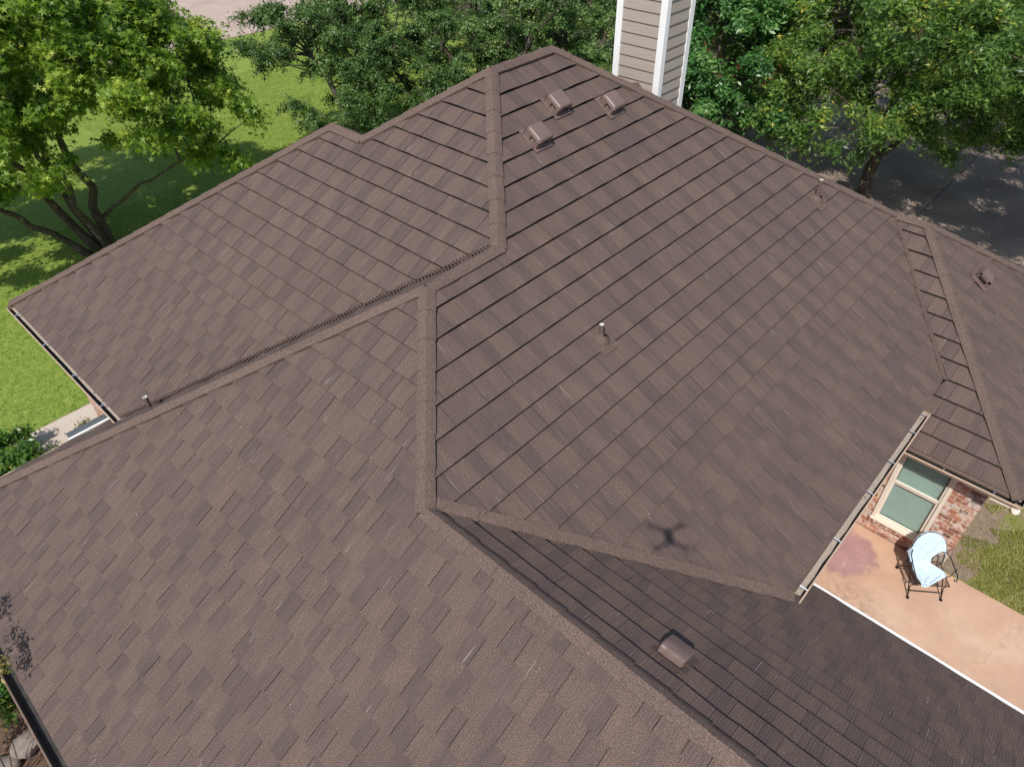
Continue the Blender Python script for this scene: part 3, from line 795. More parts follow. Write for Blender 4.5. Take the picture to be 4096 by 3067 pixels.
# roof vents -----------------------------------------------------------
def frame(S, p, rot=0):
    """matrix with x along slope s axis, y = upslope, z = normal, origin at p"""
    x = S.s.copy(); y = -S.w; z = S.n
    m = Matrix((x, y, z)).transposed().to_4x4()
    if (x.cross(y)).dot(z) < 0: m = Matrix((-x, y, z)).transposed().to_4x4()
    m.translation = p; return m @ Matrix.Rotation(rot, 4, 'Z')
def roof_vent(S, p, sx=.36, label=None, lift=.052):
    m = frame(S, Vector(p)); h = sx / 2
    b = MB(); b.box(-h - .03, h + .03, -h - .05, h + .06, lift - .02, lift, mat=m); base = b.build('roof_vent', MT['metal_brown'], house)
    if label: base['label'] = label
    q = MB(); q.box(-h, h, -h, h, .115, .215)
    # rounded hood top: front lower edge overhanging
    hood = q.build('hood', MT['metal_brown'], base); bevel(hood, .05, 4)
    hood.data.transform(m)
    hood.data.polygons.foreach_set('use_smooth', [True] * len(hood.data.polygons))
    # skirts: front, and both sides, with slots left open between corner legs
    q = MB(); tt = .008; b0 = lift; b1 = .165
    for (xa, xb, ya, yb) in ((-h, -h + tt, -h + .0, -h + .07), (-h, -h + tt, h - .13, h), (h - tt, h, -h, -h + .07), (h - tt, h, h - .13, h), (-h, -h + .05, -h, -h + tt), (h - .05, h, -h, -h + tt), (-h, h, h - tt, h)):
        q.box(xa, xb, ya, yb, b0, b1, mat=m)
    q.build('skirt', MT['metal_brown'], base)
    q = MB(); path = []
    ringpts = [(math.cos(a) * .115, math.sin(a) * .115) for a in [2 * PI * i / 20 for i in range(20)]]
    for i in range(20):
        a, c = ringpts[i], ringpts[(i + 1) % 20]
        q.face([m @ V(a[0] * 1.12, a[1] * 1.12, lift), m @ V(c[0] * 1.12, c[1] * 1.12, lift), m @ V(c[0], c[1], .115), m @ V(a[0], a[1], .115)])
    q.build('collar', MT['metal_brown'], base, smooth=True)
    return base
F1 = SLP['F1']
def on_plane(S, x, y, h=0):
    z = S.O.z - t * ((x - S.O.x) * S.d.x + (y - S.O.y) * S.d.y)
    return V(x, y, z) + S.n * h
roof_vent(F1, on_plane(F1, .57, -.745), .30, 'brown metal roof vent, highest of the pair left of the chimney')
roof_vent(F1, on_plane(F1, 1.54, -1.04), .30, 'brown metal roof vent nearest the chimney')
roof_vent(F1, on_plane(F1, -.19, -1.02), .30, 'brown metal roof vent nearest the hip')
F9 = SLP['F9']
# low tapered vent half covered in granules on the hip end
m = frame(F9, on_plane(F9, 6.15, -6.33))
b = MB(); m = m @ Matrix.Scale(1.15, 4); b.box(-.20, .22, -.18, .20, .040, .046, mat=m); base = b.build('roof_vent', MT['cap'], house); base['label'] = 'low granule covered roof vent with a shiny open side'
b = MB(); q8 = [(-.15, -.11, .0), (.17, -.11, .0), (.17, .13, 0), (-.15, .13, 0), (-.15, -.10, .12), (.10, -.08, .11), (.10, .09, .11), (-.15, .11, .12)]
q8 = [m @ V(x, y, z + .03) for x, y, z in q8]
q8 = [p + F9.n * .015 for p in q8]
for f in ((4, 5, 6, 7), (0, 1, 5, 4), (1, 2, 6, 5), (2, 3, 7, 6)): b.face([q8[i] for i in f])
hd = b.build('hood', MT['metal_brown'], base)
b = MB(); b.box(-.24, -.15, -.15, .15, .047, .053, mat=m); b.box(-.158, -.145, -.11, -.07, .04, .165, mat=m); b.box(-.158, -.145, .09, .115, .04, .165, mat=m); b.box(-.158, -.145, -.11, .115, .125, .168, mat=m); b.tube([m @ V(-.10, -.07, .09), m @ V(-.10, .08, .09)], .03, 8); b.build('flange', MT['metal_brown'], base)
# big mushroom vent on the shaded slope
F6 = SLP['F6']
m = frame(F6, on_plane(F6, -4.40, -6.42)); 
b = MB(); b.box(-.18, .19, -.22, .15, .055, .061, mat=m); base = b.build('roof_vent', MT['metal_brown_matt'], house); base['label'] = 'large brown box vent with crumpled shiny edge on the shaded slope'
b = MB(); b.box(-.135, .135, -.13, .13, .09, .185); hd = b.build('hood', MT['metal_brown'], base); bevel(hood := hd, .032, 3)
bm = bmesh.new(); bm.from_mesh(hd.data); bmesh.ops.subdivide_edges(bm, edges=bm.edges[:], cuts=3, use_grid_fill=True)
rr = random.Random(3)
for v in bm.verts:
    if v.co.y > .06: v.co.z += -.03 * max(0, v.co.y - .06) / .07 + .005 * math.sin(v.co.x * 90); v.co.y += .010 * math.sin(v.co.x * 110 + 1)
bm.to_mesh(hd.data); bm.free(); hd.data.transform(m)
hd.data.polygons.foreach_set('use_smooth', [True] * len(hd.data.polygons))
b = MB(); b.box(-.11, .11, -.10, .10, .03, .12, mat=m); b.build('collar', MT['deck'], base)

# plumbing pipes -------------------------------------------------------
def pipe(p, h, r, S, name_label, boot=True):
    p = Vector(p); b = MB(); b.tube([p - V(0, 0, .05), p + V(0, 0, h)], r, 12, cap=False); o = b.build('vent_pipe', MT['cap'], house, smooth=True)
    o['label'] = name_label
    b = MB(); n = 12
    for i in range(n):
        a0, a1 = 2 * PI * i / n, 2 * PI * (i + 1) / n
        for r0, r1, z0_, z1_ in ((r * 1.03, r * .78, h, h + .001), (r * .78, r * .75, h, h - .04)):
            b.face([p + V(math.cos(a0) * r0, math.sin(a0) * r0, z0_), p + V(math.cos(a1) * r0, math.sin(a1) * r0, z0_), p + V(math.cos(a1) * r1, math.sin(a1) * r1, z1_), p + V(math.cos(a0) * r1, math.sin(a0) * r1, z1_)])
    b.build('rim', MT['pipe_cap'], o)
    b = MB(); b.face([p + V(math.cos(2 * PI * i / n) * r * .74, math.sin(2 * PI * i / n) * r * .74, h - .035) for i in range(n)]); b.build('bore', MT['deck'], o)
    if boot:
        m = frame(S, p); b = MB()
        b.box(-.15, .15, -.20, .12, .035, .050, mat=m)
        prof = [(.115, .056), (.10, .075), (.06, .105), (r + .004, .125)]
        for (r0, z0_), (r1, z1_) in zip(prof, prof[1:]):
            for i in range(16):
                a0, a1 = 2 * PI * i / 16, 2 * PI * (i + 1) / 16
                b.face([m @ V(math.cos(a0) * r0, math.sin(a0) * r0, z0_), m @ V(math.cos(a1) * r0, math.sin(a1) * r0, z0_), m @ V(math.cos(a1) * r1, math.sin(a1) * r1, z1_), m @ V(math.cos(a0) * r1, math.sin(a0) * r1, z1_)])
        b.build('boot', MT['cap'], o)
pipe(on_plane(F1, -1.578, -3.40), .26, .029, F1, 'grey brown vent pipe in the middle of the main slope')
pipe(on_plane(F1, 4.27, -3.66), .40, .033, F1, 'grey brown vent pipe near the right hip')
pipe(on_plane(F4, -5.80, 1.63), .27, .033, F4, 'dark brown vent pipe in the left valley', boot=False)

# ------------------------------------------------------------------ patio rocking chair (wrought iron) + towel
O = V(2.02, -7.90, .03); ax = V(.60, -.80, 0); ay = V(.80, .60, 0)
def cp(x, y, z): return O + ax * x + ay * y + V(0, 0, z)
chair = thing('patio_chair', 'black wrought iron mesh chair under a light blue towel by the brick wall', 'chair', tuple(O))
def cadd(b, name, smooth=False, mat='black'):
    for i, v in enumerate(b.v): b.v[i] = tuple(Vector(v) - O)
    return b.build(name, MT[mat], chair, smooth=smooth)
WD = .56; r_ = .0085
for side in (0, WD):
    sx = -1 if side == 0 else 1
    # front leg: V of two rods from a foot
    b = MB(); b.tube([cp(side, 0, .0), cp(side + .02 * sx * 0, .10, .22), cp(side, .02, .42)], r_, 6); b.tube([cp(side, 0, .0), cp(side, .22, .30), cp(side, .30, .40)], r_, 6); cadd(b, 'leg', True)
    b = MB(); b.tube([cp(side, -.0, -.012), cp(side, 0, .012)], .03, 10); cadd(b, 'foot')
    b = MB(); b.tube([cp(side, .62, .0), cp(side, .55, .20), cp(side, .46, .42)], r_, 6); b.tube([cp(side, .62, .0), cp(side, .40, .28), cp(side, .30, .40)], r_, 6); cadd(b, 'leg', True)
    b = MB(); b.tube([cp(side, .62, -.012), cp(side, .62, .012)], .03, 10); cadd(b, 'foot')
    # arm: loop out and curl
    b = MB(); a = [(side, .50, .72), (side + .05 * sx, .40, .70), (side + .06 * sx, .24, .665), (side + .07 * sx, .10, .65), (side + .06 * sx, .03, .62), (side + .045 * sx, .0, .575), (side + .035 * sx, .03, .545), (side + .045 * sx, .06, .56)]
    b.tube([cp(*p) for p in a], r_ * 1.1, 6); b.tube([cp(side + .10 * sx, .20, .66), cp(side + .04 * sx, .16, .52), cp(side, .18, .43)], r_ * .9, 6); cadd(b, 'arm', True)
    b = MB()
    for k in range(14):
        a0 = k * .6; a1 = (k + 1) * .6; ra = .006 + .05 * a0 / 8.4; rb = .006 + .05 * a1 / 8.4
        b.tube([cp(side + .02 * sx, .12 + ra * math.cos(a0), .33 + ra * math.sin(a0)), cp(side + .02 * sx, .12 + rb * math.cos(a1), .33 + rb * math.sin(a1))], .005, 4, cap=False)
    cadd(b, 'scroll', True)
b = MB(); b.tube([cp(0, .05, .14), cp(WD, .05, .14)], r_, 6); cadd(b, 'stretcher', True)
b = MB(); b.tube([cp(0, .56, .14), cp(WD, .56, .14)], r_, 6); cadd(b, 'stretcher', True)
def back(x, zf):   # back surface: x in [0,1] across, zf 0..1 up
    u = (x - .5) * 2; z = .42 + zf * .60; return cp(WD * x * 1.06 - .02, .50 + zf * .17 - .05 * u * u, z)
def arch(x): u = (x - .5) * 2; return math.sqrt(max(0, 1 - abs(u) ** 2.4)) * .62 + .38
b = MB(); pts = [back(0, 0)] + [back(x, arch(x)) for x in [0, .02, .08, .18, .3, .42, .5, .58, .7, .82, .92, .98, 1]] + [back(1, 0)]
b.tube(pts, r_ * 1.15, 6); cadd(b, 'back_frame', True)
def mesh_sheet(fn, nx, ny, lim=None, wr=.0028):
    b = MB()
    for i in range(-ny, nx + 1):
        for sgn in (1, -1):
            prev = None
            for k in range(ny + 1):
                xx = (i + k) / nx if sgn == 1 else (i + ny - k) / nx; yy = k / ny
                if xx < 0 or xx > 1 or (lim and yy > lim(xx)): prev = None; continue
                p = fn(xx, yy)
                if prev is not None: b.tube([prev, p], wr, 3, cap=False)
                prev = p
    return b
b = mesh_sheet(back, 16, 16, arch); o_ = cadd(b, 'back_mesh'); o_['kind'] = 'stuff'
def seat(x, y): return cp(WD * x, .0 + .5 * y, .42 - .02 * math.sin(PI * y) - .015 * math.sin(PI * x))
b = mesh_sheet(seat, 16, 14); o_ = cadd(b, 'seat_mesh'); o_['kind'] = 'stuff'
b = MB(); b.tube([seat(0, 0), seat(.5, 0), seat(1, 0), seat(1, .5), seat(1, 1), seat(.5, 1), seat(0, 1), seat(0, .5), seat(0, 0)], r_ * 1.1, 6); cadd(b, 'seat_frame', True)
# towel: starts behind the back, goes over the arch, down the back and spreads on the seat
NU, NV = 34, 60
tv = []; tf = []
def lerp(a, b, u): return a + (b - a) * u
def interp(tab, v):
    for (a, x), (b_, y) in zip(tab, tab[1:]):
        if v <= b_: return lerp(x, y, (v - a) / (b_ - a))
    return tab[-1][1]
Lt = [(0, -.06), (.12, -.06), (.25, -.05), (.40, .0), (.55, .06), (.62, .12), (.72, .08), (.85, .10), (1, .16)]
Rt = [(0, .98), (.14, 1.03), (.22, 1.03), (.32, .94), (.42, .80), (.52, .66), (.60, .68), (.72, 1.0), (.80, 1.05), (.90, .70), (1, .34)]
for j in range(NV + 1):
    v = j / NV
    for i in range(NU + 1):
        u = i / NU; x = lerp(interp(Lt, v), interp(Rt, v), u); xc = min(1, max(0, x))
        fold = .016 * math.sin(u * 17 + v * 7) * (.5 + .9 * min(1, max(0, v - .2) * 2)) + .006 * math.sin(u * 41 - v * 9)
        if v < .16:      # behind the back
            q = v / .16; p = back(x, arch(xc) * (.80 + .20 * q) + .02) + ay * (.035) + ax * 0
        elif v < .60:
            q = (v - .16) / .44; top_ = arch(xc) + .025; p = back(x, lerp(top_, .03, q)) - ay * (.02 + .02 * q) 
            p = p - ay * max(0, fold) + V(0, 0, .3 * fold)
        else:
            q = (v - .60) / .40; y = lerp(.92, -.06, q)
            p = seat(x, y) + V(0, 0, .022 + max(0, fold) * .8)
            if y < 0: p = p + V(0, 0, y * .9)
        if x < -.02 or x > 1.02:
            ov = (-.02 - x) if x < 0 else (x - 1.02); p = p - V(0, 0, ov * .5)
        tv.append(tuple(p))
for j in range(NV):
    for i in range(NU):
        a = j * (NU + 1) + i; tf.append((a, a + 1, a + NU + 2, a + NU + 1))
me = bpy.data.meshes.new('towel'); me.from_pydata(tv, [], tf); me.materials.append(MT['towel'])
bm = bmesh.new(); bm.from_mesh(me); bmesh.ops.recalc_face_normals(bm, faces=bm.faces)
for _ in range(2): bmesh.ops.smooth_vert(bm, verts=[v for v in bm.verts if not v.is_boundary], factor=.4, use_axis_x=True, use_axis_y=True, use_axis_z=True)
bmesh.ops.solidify(bm, geom=bm.faces[:], thickness=.006); bm.to_mesh(me); bm.free()
me.polygons.foreach_set('use_smooth', [True] * len(me.polygons))
put('towel', me, label='light blue towel draped over the black iron chair', cat='towel')

# ------------------------------------------------------------------ stones
def rock(name, loc, r, mat, label, seed, cat='stone', flat=.6, group=None, rough=.18, rz=0):
    bm = bmesh.new(); bmesh.ops.create_icosphere(bm, subdivisions=3, radius=1); rr = random.Random(seed)
    from mathutils import noise
    for v in bm.verts:
        q = v.co.copy(); d = noise.noise(q * 1.3 + V(seed, 0, 0)) * rough * 2 + noise.noise(q * 4 + V(0, seed, 0)) * rough * .5
        v.co = q * (1 + d); v.co.z *= flat
        if isinstance(r, tuple): v.co.x *= r[0]; v.co.y *= r[1]; v.co.z *= min(r)
        else: v.co *= r
    me = bpy.data.meshes.new(name); bm.to_mesh(me); bm.free(); me.materials.append(mat)
    o = put(name, me, label=label, cat=cat, group=group); o.location = loc; o.rotation_euler = (0, 0, rz)
    me.polygons.foreach_set('use_smooth', [True] * len(me.polygons)); return o
rock('stone', (5.34, -8.74, .05), .085, MT['stone_pale'], 'whitish round stone on the grass below the right eave', 2, rough=.1, flat=.85)
rock('stone', (-9.55, 1.02, .12), (.26, .20), MT['stone'], 'grey oval stone in the bed below the lower left gutter', 4, group='stones in the bed')
rock('stone', (-9.18, .95, .10), (.22, .18), MT['stone'], 'brownish stone tucked against the lower left gutter beside a grey one', 6, group='stones in the bed')
rock('stone', (-9.98, .95, .08), (.26, .22), MT['stone'], 'low reddish stone at the lower left corner of the view', 9, group='stones in the bed')
mb = MB(); mb.face([(x, y, .006) for x, y in irregular(-9.7, .9, 1.0, 1.7, seed=4)]); mb.build('mulch_bed', MT['mulch'], kind='structure')

# ------------------------------------------------------------------ vegetation
def leaf_cloud(name, centers, radii, n, size, mat, parent, shape='star', seed=0, upbias=.7, tone_shift=0, **kw):
    g = np.random.default_rng(seed); centers = np.array(centers, float); radii = np.array(radii, float)
    wgt = np.prod(radii, axis=1) ** .67; wgt /= wgt.sum()
    idx = g.choice(len(centers), n, p=wgt)
    K = 14; m0 = len(centers)
    mid = np.average(centers, axis=0, weights=wgt)
    out = centers - mid; out /= np.maximum(np.linalg.norm(out, axis=1), .3)[:, None]
    tw = g.normal(size=(m0, K, 3)); tw /= np.linalg.norm(tw, axis=2)[:, :, None]
    tw = tw * 1.0 + out[:, None, :] * .35; tl = g.uniform(.45, 1.22, (m0, K)) ** 1.2
    ki = g.integers(0, K, n); u = g.random(n) ** .75
    d = tw[idx, ki]; d = d / np.linalg.norm(d, axis=1)[:, None]
    rad = u
    pos = centers[idx] + d * (u * tl[idx, ki])[:, None] * radii[idx] * 1.15 + g.normal(size=(n, 3)) * (size * 1.1)
    pos[:, 2] -= (u * tl[idx, ki]) ** 2 * radii[idx, 0] * .22
    nor = d * (1 - upbias) + np.array([0, 0, 1.]) * upbias + g.normal(size=(n, 3)) * .45
    nor /= np.linalg.norm(nor, axis=1)[:, None]
    tg = np.cross(nor, g.normal(size=(n, 3))); tg /= np.linalg.norm(tg, axis=1)[:, None]
    bt = np.cross(nor, tg)
    sz = size * g.uniform(.65, 1.25, n)[:, None]
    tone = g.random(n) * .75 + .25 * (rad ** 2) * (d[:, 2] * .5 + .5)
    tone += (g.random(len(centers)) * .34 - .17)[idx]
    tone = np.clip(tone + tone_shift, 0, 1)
    if shape == 'star':
        V_ = [pos]; F = []
        k = 5
        for i in range(k):
            a = 2 * math.pi * i / k; w_ = .30
            tip = pos + (tg * math.cos(a) + bt * math.sin(a)) * sz - nor * sz * .15
            V_.append(tip)
            for s in (-1, 1):
                V_.append(pos + (tg * math.cos(a + s * 1.5) + bt * math.sin(a + s * 1.5)) * sz * .23)
        V_ = np.stack(V_, 1); m_ = V_.shape[1]; base = (np.arange(n) * m_)[:, None]
        for i in range(k):
            F.append(np.concatenate([base + 2 + 3 * i, base + 1 + 3 * i, base + 3 + 3 * i], 1))
        F = np.stack(F, 1).reshape(-1, 3); tn = np.repeat(tone, k)
    elif shape == 'oak':
        # lobed: one long quad + one cross quad
        def quad(ax_, bx_, la, lb, o_=0):
            return np.stack([pos - ax_ * sz * la, pos + bx_ * sz * lb - nor * sz * .12, pos + ax_ * sz * (la + .2), pos - bx_ * sz * lb - nor * sz * .12], 1)
        q1 = quad(tg, bt, .9, .22); a2 = (tg * .75 + bt * .66); b2 = (bt * .75 - tg * .66)
        q2 = quad(bt, tg, .50, .17)
        V_ = np.concatenate([q1, q2], 1); F = (np.arange(n * 8).reshape(-1, 4)); tn = np.repeat(tone, 2)
    else:
        V_ = np.stack([pos - tg * sz, pos + bt * sz * .42 + nor * sz * .1, pos + tg * sz, pos - bt * sz * .42 + nor * sz * .1], 1)
        F = np.arange(n * 4).reshape(-1, 4); tn = tone
    return np_mesh(name, V_.reshape(-1, 3), F, tn, mat, parent, **kw)
def cluster_points(blobs, per, seed, inner=.55, low=-.55):
    g = np.random.default_rng(seed); C = []; Rr = []
    for (x, y, z, rx, ry, rz) in blobs:
        m = int(per * rx * ry)
        for _ in range(m):
            d = g.normal(size=3); d /= np.linalg.norm(d)
            if d[2] < low: d[2] = -d[2]
            r_ = g.uniform(inner, 1.0) ** .6
            C.append((x + d[0] * rx * r_, y + d[1] * ry * r_, z + d[2] * rz * r_))
            q = g.uniform(.38, .75); Rr.append((q, q, q * g.uniform(.45, .75)))
    return C, Rr
def limb(b, a, c, r0, r1, seed, n=6, sag=.0):
    rr = random.Random(seed); a, c = Vector(a), Vector(c); L = (c - a).length; pts = []
    for i in range(n + 1):
        u = i / n; p = a.lerp(c, u) + V(rr.uniform(-1, 1), rr.uniform(-1, 1), rr.uniform(-.6, .6)) * L * .035 * math.sin(PI * u)
        p.z += math.sin(PI * u) * L * sag; pts.append(p)
    b.tube(pts, [r0 + (r1 - r0) * (i / n) ** .8 for i in range(n + 1)], 7)
    return pts
def tree(label, base, trunks, blobs, per, n, size, mat, shape, seed, name='tree', cat='tree', group=None, twigs=60, upbias=.6, low=-.55, cl=None, tone_shift=0):
    root = thing(name, label, cat, base, group=group); bx = Vector(base)
    C, Rr = cluster_points(blobs, per, seed, low=low)
    if cl: C += [c[:3] for c in cl]; Rr += [c[3:] for c in cl]
    b = MB(); ends = []
    for (off, tip, r0, r1, sag) in trunks:
        pts = limb(b, bx + Vector(off), bx + Vector(tip), r0, r1, seed + len(ends) * 3, 8, sag); ends += pts[3:]
    rr = random.Random(seed)
    for _ in range(twigs):
        c = Vector(rr.choice(C)); e = min(ends, key=lambda q: (q - c).length + rr.uniform(0, .8))
        limb(b, e, c, .035, .008, rr.randint(0, 9999), 4, .05)
    for i, v in enumerate(b.v): b.v[i] = tuple(Vector(v) - bx)
    tr = b.build('trunk', MT['bark'], root, smooth=True)
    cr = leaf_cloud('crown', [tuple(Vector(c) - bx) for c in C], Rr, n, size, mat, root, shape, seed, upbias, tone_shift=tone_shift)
    return root
# left sweetgum: multi trunk
B = (-2.1, 15.25, 0)
tree('multi trunked sweetgum with bright star leaves on the left lawn', B,
     [((.10, 0, -.1), (.2, -.3, 5.5), .17, .06, 0), ((-.25, .1, -.1), (-2.0, .8, 4.8), .15, .05, .04), ((-.05, .2, -.1), (-.6, 1.6, 5.2), .15, .05, .02),
      ((-.55, .0, -.1), (-3.4, -.8, 3.4), .13, .04, .08), ((.0, -.1, -.1), (-1.1, -1.2, 4.6), .13, .05, .02), ((.15, .0, .9), (3.0, -2.9, 3.0), .06, .02, .06)],
     [(-2.6, 15.9, 5.4, 3.6, 3.6, 2.7), (-.6, 13.9, 5.3, 2.9, 2.7, 2.1), (.7, 12.7, 5.0, 1.7, 1.6, 1.5), (-5.6, 16.2, 4.2, 2.8, 2.8, 2.6), (-3.2, 19.0, 5.2, 3.4, 3.0, 3.0), (-4.6, 13.6, 4.2, 2.2, 2.0, 1.8), (-4.6, 17.6, 2.8, 1.7, 1.7, 1.5), (-1.8, 14.4, 6.6, 3.0, 2.8, 1.6)],
     7.4, 130000, .102, MT['leaf_gum'], 'star', 11, name='sweetgum_tree', twigs=150, low=-.75,
     cl=[(1.0, 12.0, 2.9, .5, .5, .3), (1.3, 11.8, 2.7, .4, .4, .25), (.7, 12.2, 3.2, .6, .5, .4), (.4, 12.5, 3.0, .5, .5, .35), (1.7, 11.6, 4.2, .5, .45, .4), (1.9, 11.5, 3.8, .4, .4, .4), (1.5, 11.9, 4.7, .5, .5, .4), (-.3, 13.2, 3.4, .6, .5, .4)])
# live oaks
def oak(label, base, blobs, n, seed, per=2.5, size=.062, mat='leaf_live', h=4, **kw):
    tr = [((0, 0, -.1), (rx_, ry_, h), .2, .06, .03) for rx_, ry_ in ((0, 0), (-1.5, .5), (1.4, -.6))]
    return tree(label, base, tr, blobs, per, n, size, MT[mat], kw.pop('shape', 'diamond'), seed, **kw)
oak('dense small leaved live oak behind the left wing ridge', (8.2, 15.0, 0), [(6.2, 16.2, 4.4, 1.5, 1.5, 1.5), (7.8, 16.6, 4.8, 2.0, 1.8, 1.8), (7.2, 15.0, 3.4, 2.3, 2.1, 2.2), (6.7, 13.6, 2.6, 1.6, 1.5, 1.5), (9.0, 15.2, 4.4, 2.4, 2.4, 2.4), (8.0, 12.6, 2.7, 1.9, 1.8, 1.8), (9.8, 13.4, 3.6, 2.2, 2.2, 2.2)], 150000, 21, per=9, name='live_oak_tree', group='live oaks behind the house', twigs=90, low=-.9, size=.05, h=3.6)
oak('live oak with open dark centre behind the main hip', (12.0, 12.6, 0), [(11.6, 12.4, 4.2, 2.6, 2.6, 2.6), (10.0, 10.6, 3.2, 1.7, 1.7, 1.9), (13.6, 13.8, 4.6, 2.6, 2.6, 2.6)], 85000, 22, per=6, name='live_oak_tree', group='live oaks behind the house', twigs=90, low=-.9, size=.05)
oak('yellowish green live oak left of the chimney', (12.6, 8.8, 0), [(11.8, 9.2, 4.0, 2.2, 2.2, 2.4), (11.2, 7.2, 4.2, 1.5, 1.7, 2.2), (13.8, 8.6, 4.4, 2.4, 2.4, 2.6), (14.6, 11.0, 4.6, 2.4, 2.4, 2.6)], 95000, 23, per=7, name='live_oak_tree', group='live oaks behind the house', twigs=60, low=-.9, size=.052, tone_shift=.12)
oak('glossy dark laurel tree right of the chimney', (13.6, 3.6, 0), [(13.3, 3.6, 4.2, 2.0, 2.0, 2.6), (12.0, 2.2, 2.9, 1.7, 1.5, 1.6), (14.8, 4.6, 4.6, 2.2, 2.2, 2.6), (11.6, 3.8, 3.4, 1.4, 1.6, 2.2)], 60000, 24, per=7, mat='leaf_laurel', name='laurel_tree', twigs=60, size=.085, upbias=.5, low=-.9)
# far trees that close the view
oak('tall tree far behind the live oaks, at the top centre', (22, 24, 0), [(21, 22, 4.5, 5, 5, 4), (17, 25, 5, 4, 4, 4), (20, 17, 4.0, 4, 4, 3.5)], 42000, 25, per=3.0, name='far_tree', group='tall trees far behind', twigs=20, size=.09, low=-.9)
oak('tall tree far behind the laurel, at the top right centre', (28, 14, 0), [(25, 13, 4.5, 5, 5, 4.2), (31, 9, 5, 5, 5, 4.4), (21.5, 8, 3.4, 2.6, 2.6, 2.6)], 42000, 26, per=3.0, name='far_tree', group='tall trees far behind', twigs=20, size=.09, low=-.9)
oak('shaggy pine like tree above the laurel', (18.4, 4.8, 0), [(17.6, 4.6, 5.0, 1.5, 1.5, 2.2), (19.4, 5.4, 5.6, 1.8, 1.8, 2.4)], 30000, 27, per=4.0, mat='leaf_twig', name='pine_tree', twigs=20, size=.11, low=-.9, shape='diamond', upbias=.2)
# red oak on the right
tree('red oak with lobed yellowing leaves over the shaded driveway', (16.42, -1.15, 0),
     [((0, 0, -.1), (.3, .2, 2.2), .24, .17, 0), ((.2, .1, 1.7), (2.6, .6, 5.2), .13, .05, .05), ((0, .1, 1.7), (-.3, 2.0, 5.4), .13, .05, .05), ((.1, -.1, 1.5), (1.9, -2.2, 4.0), .11, .04, .05), ((.1, 0, 1.9), (.8, .6, 6.5), .12, .04, 0), ((0, 0, 1.3), (-1.6, .1, 2.8), .07, .03, .05)],
     [(16.6, .4, 5.2, 3.0, 3.0, 2.4), (14.0, .7, 3.9, 1.9, 1.7, 1.5), (14.4, -.9, 3.6, 1.6, 1.5, 1.2), (16.4, -2.2, 4.3, 2.0, 1.9, 1.7), (18.6, -1.2, 5.2, 3.0, 2.8, 2.4), (18.0, 3.0, 5.0, 2.8, 2.8, 2.6), (15.8, 2.4, 4.6, 2.0, 2.0, 1.9), (17.6, -3.6, 3.4, 1.5, 1.3, 1.4), (20.8, 1.4, 5.6, 2.8, 2.8, 2.6), (16.9, -2.9, 3.2, 1.2, 1.0, 1.0), (18.2, -4.2, 2.7, 1.5, 1.2, 1.2), (17.6, -4.6, 2.1, .9, .8, .7), (19.6, -3.4, 3.3, 1.6, 1.5, 1.4), (15.4, -1.8, 3.5, 1.3, 1.2, 1.0), (16.4, -2.3, 3.3, 1.3, 1.2, 1.0), (17.5, -2.6, 3.4, 1.4, 1.2, 1.1), (16.0, .6, 3.2, 1.4, 1.4, 1.0)],
     7.0, 140000, .088, MT['leaf_red'], 'oak', 31, name='red_oak_tree', group='broad oaks by the driveway', twigs=120, low=-.6,
     cl=[(14.0, -1.3, 2.5, .5, .5, .4), (13.6, -.6, 2.6, .6, .5, .4), (13.0, .2, 2.9, .6, .6, .45), (12.5, .6, 3.0, .6, .6, .45), (15.9, -2.9, 2.4, .5, .5, .45), (16.3, -3.2, 2.1, .45, .45, .4)])
tree('large dark oak filling the top right corner', (24.5, -4.6, 0),
     [((0, 0, -.1), (.3, .2, 6), .24, .08, 0), ((0, 0, 1.6), (2.6, 1.6, 6), .14, .05, .05), ((0, 0, 1.6), (-2.4, 1.0, 5.6), .14, .05, .05)],
     [(22.4, -3.0, 5.0, 3.0, 2.8, 2.6), (25.0, -1.0, 6.2, 3.6, 3.4, 3.2), (20.4, -4.6, 3.6, 1.9, 1.7, 1.8), (28.5, 2.0, 6.0, 3.6, 3.4, 3.4), (19.4, -5.6, 3.0, 1.4, 1.2, 1.5)],
     5.0, 60000, .100, MT['leaf_red'], 'oak', 32, name='red_oak_tree', group='broad oaks by the driveway', twigs=90, low=-.6)
# tree just outside the view on the right that shades the driveway
tree('nearest oak at the right edge, its boughs reaching in over the driveway', (15.5, -9.0, 0),
     [((0, 0, -.1), (.1, .2, 6), .24, .08, 0), ((0, 0, 1.8), (-1.6, 1.6, 5), .14, .05, .05)],
     [(13.4, -4.3, 5.3, 1.5, 1.2, 1.0), (12.4, -6.3, 5.6, 2.0, 1.5, 1.2), (14.6, -6.4, 5.0, 2.2, 1.7, 1.4), (12.2, -8.6, 6.0, 2.2, 2.0, 1.4), (15.6, -3.6, 5.2, 1.5, 1.2, 1.1), (16.2, -5.4, 4.0, 1.5, 1.3, 1.3), (14.2, -3.0, 5.9, 1.2, 1.0, .8), (17.8, -7.4, 4.4, 2.0, 1.6, 1.5)],
     7.5, 66000, .092, MT['leaf_red'], 'oak', 33, name='red_oak_tree', group='broad oaks by the driveway', twigs=30)

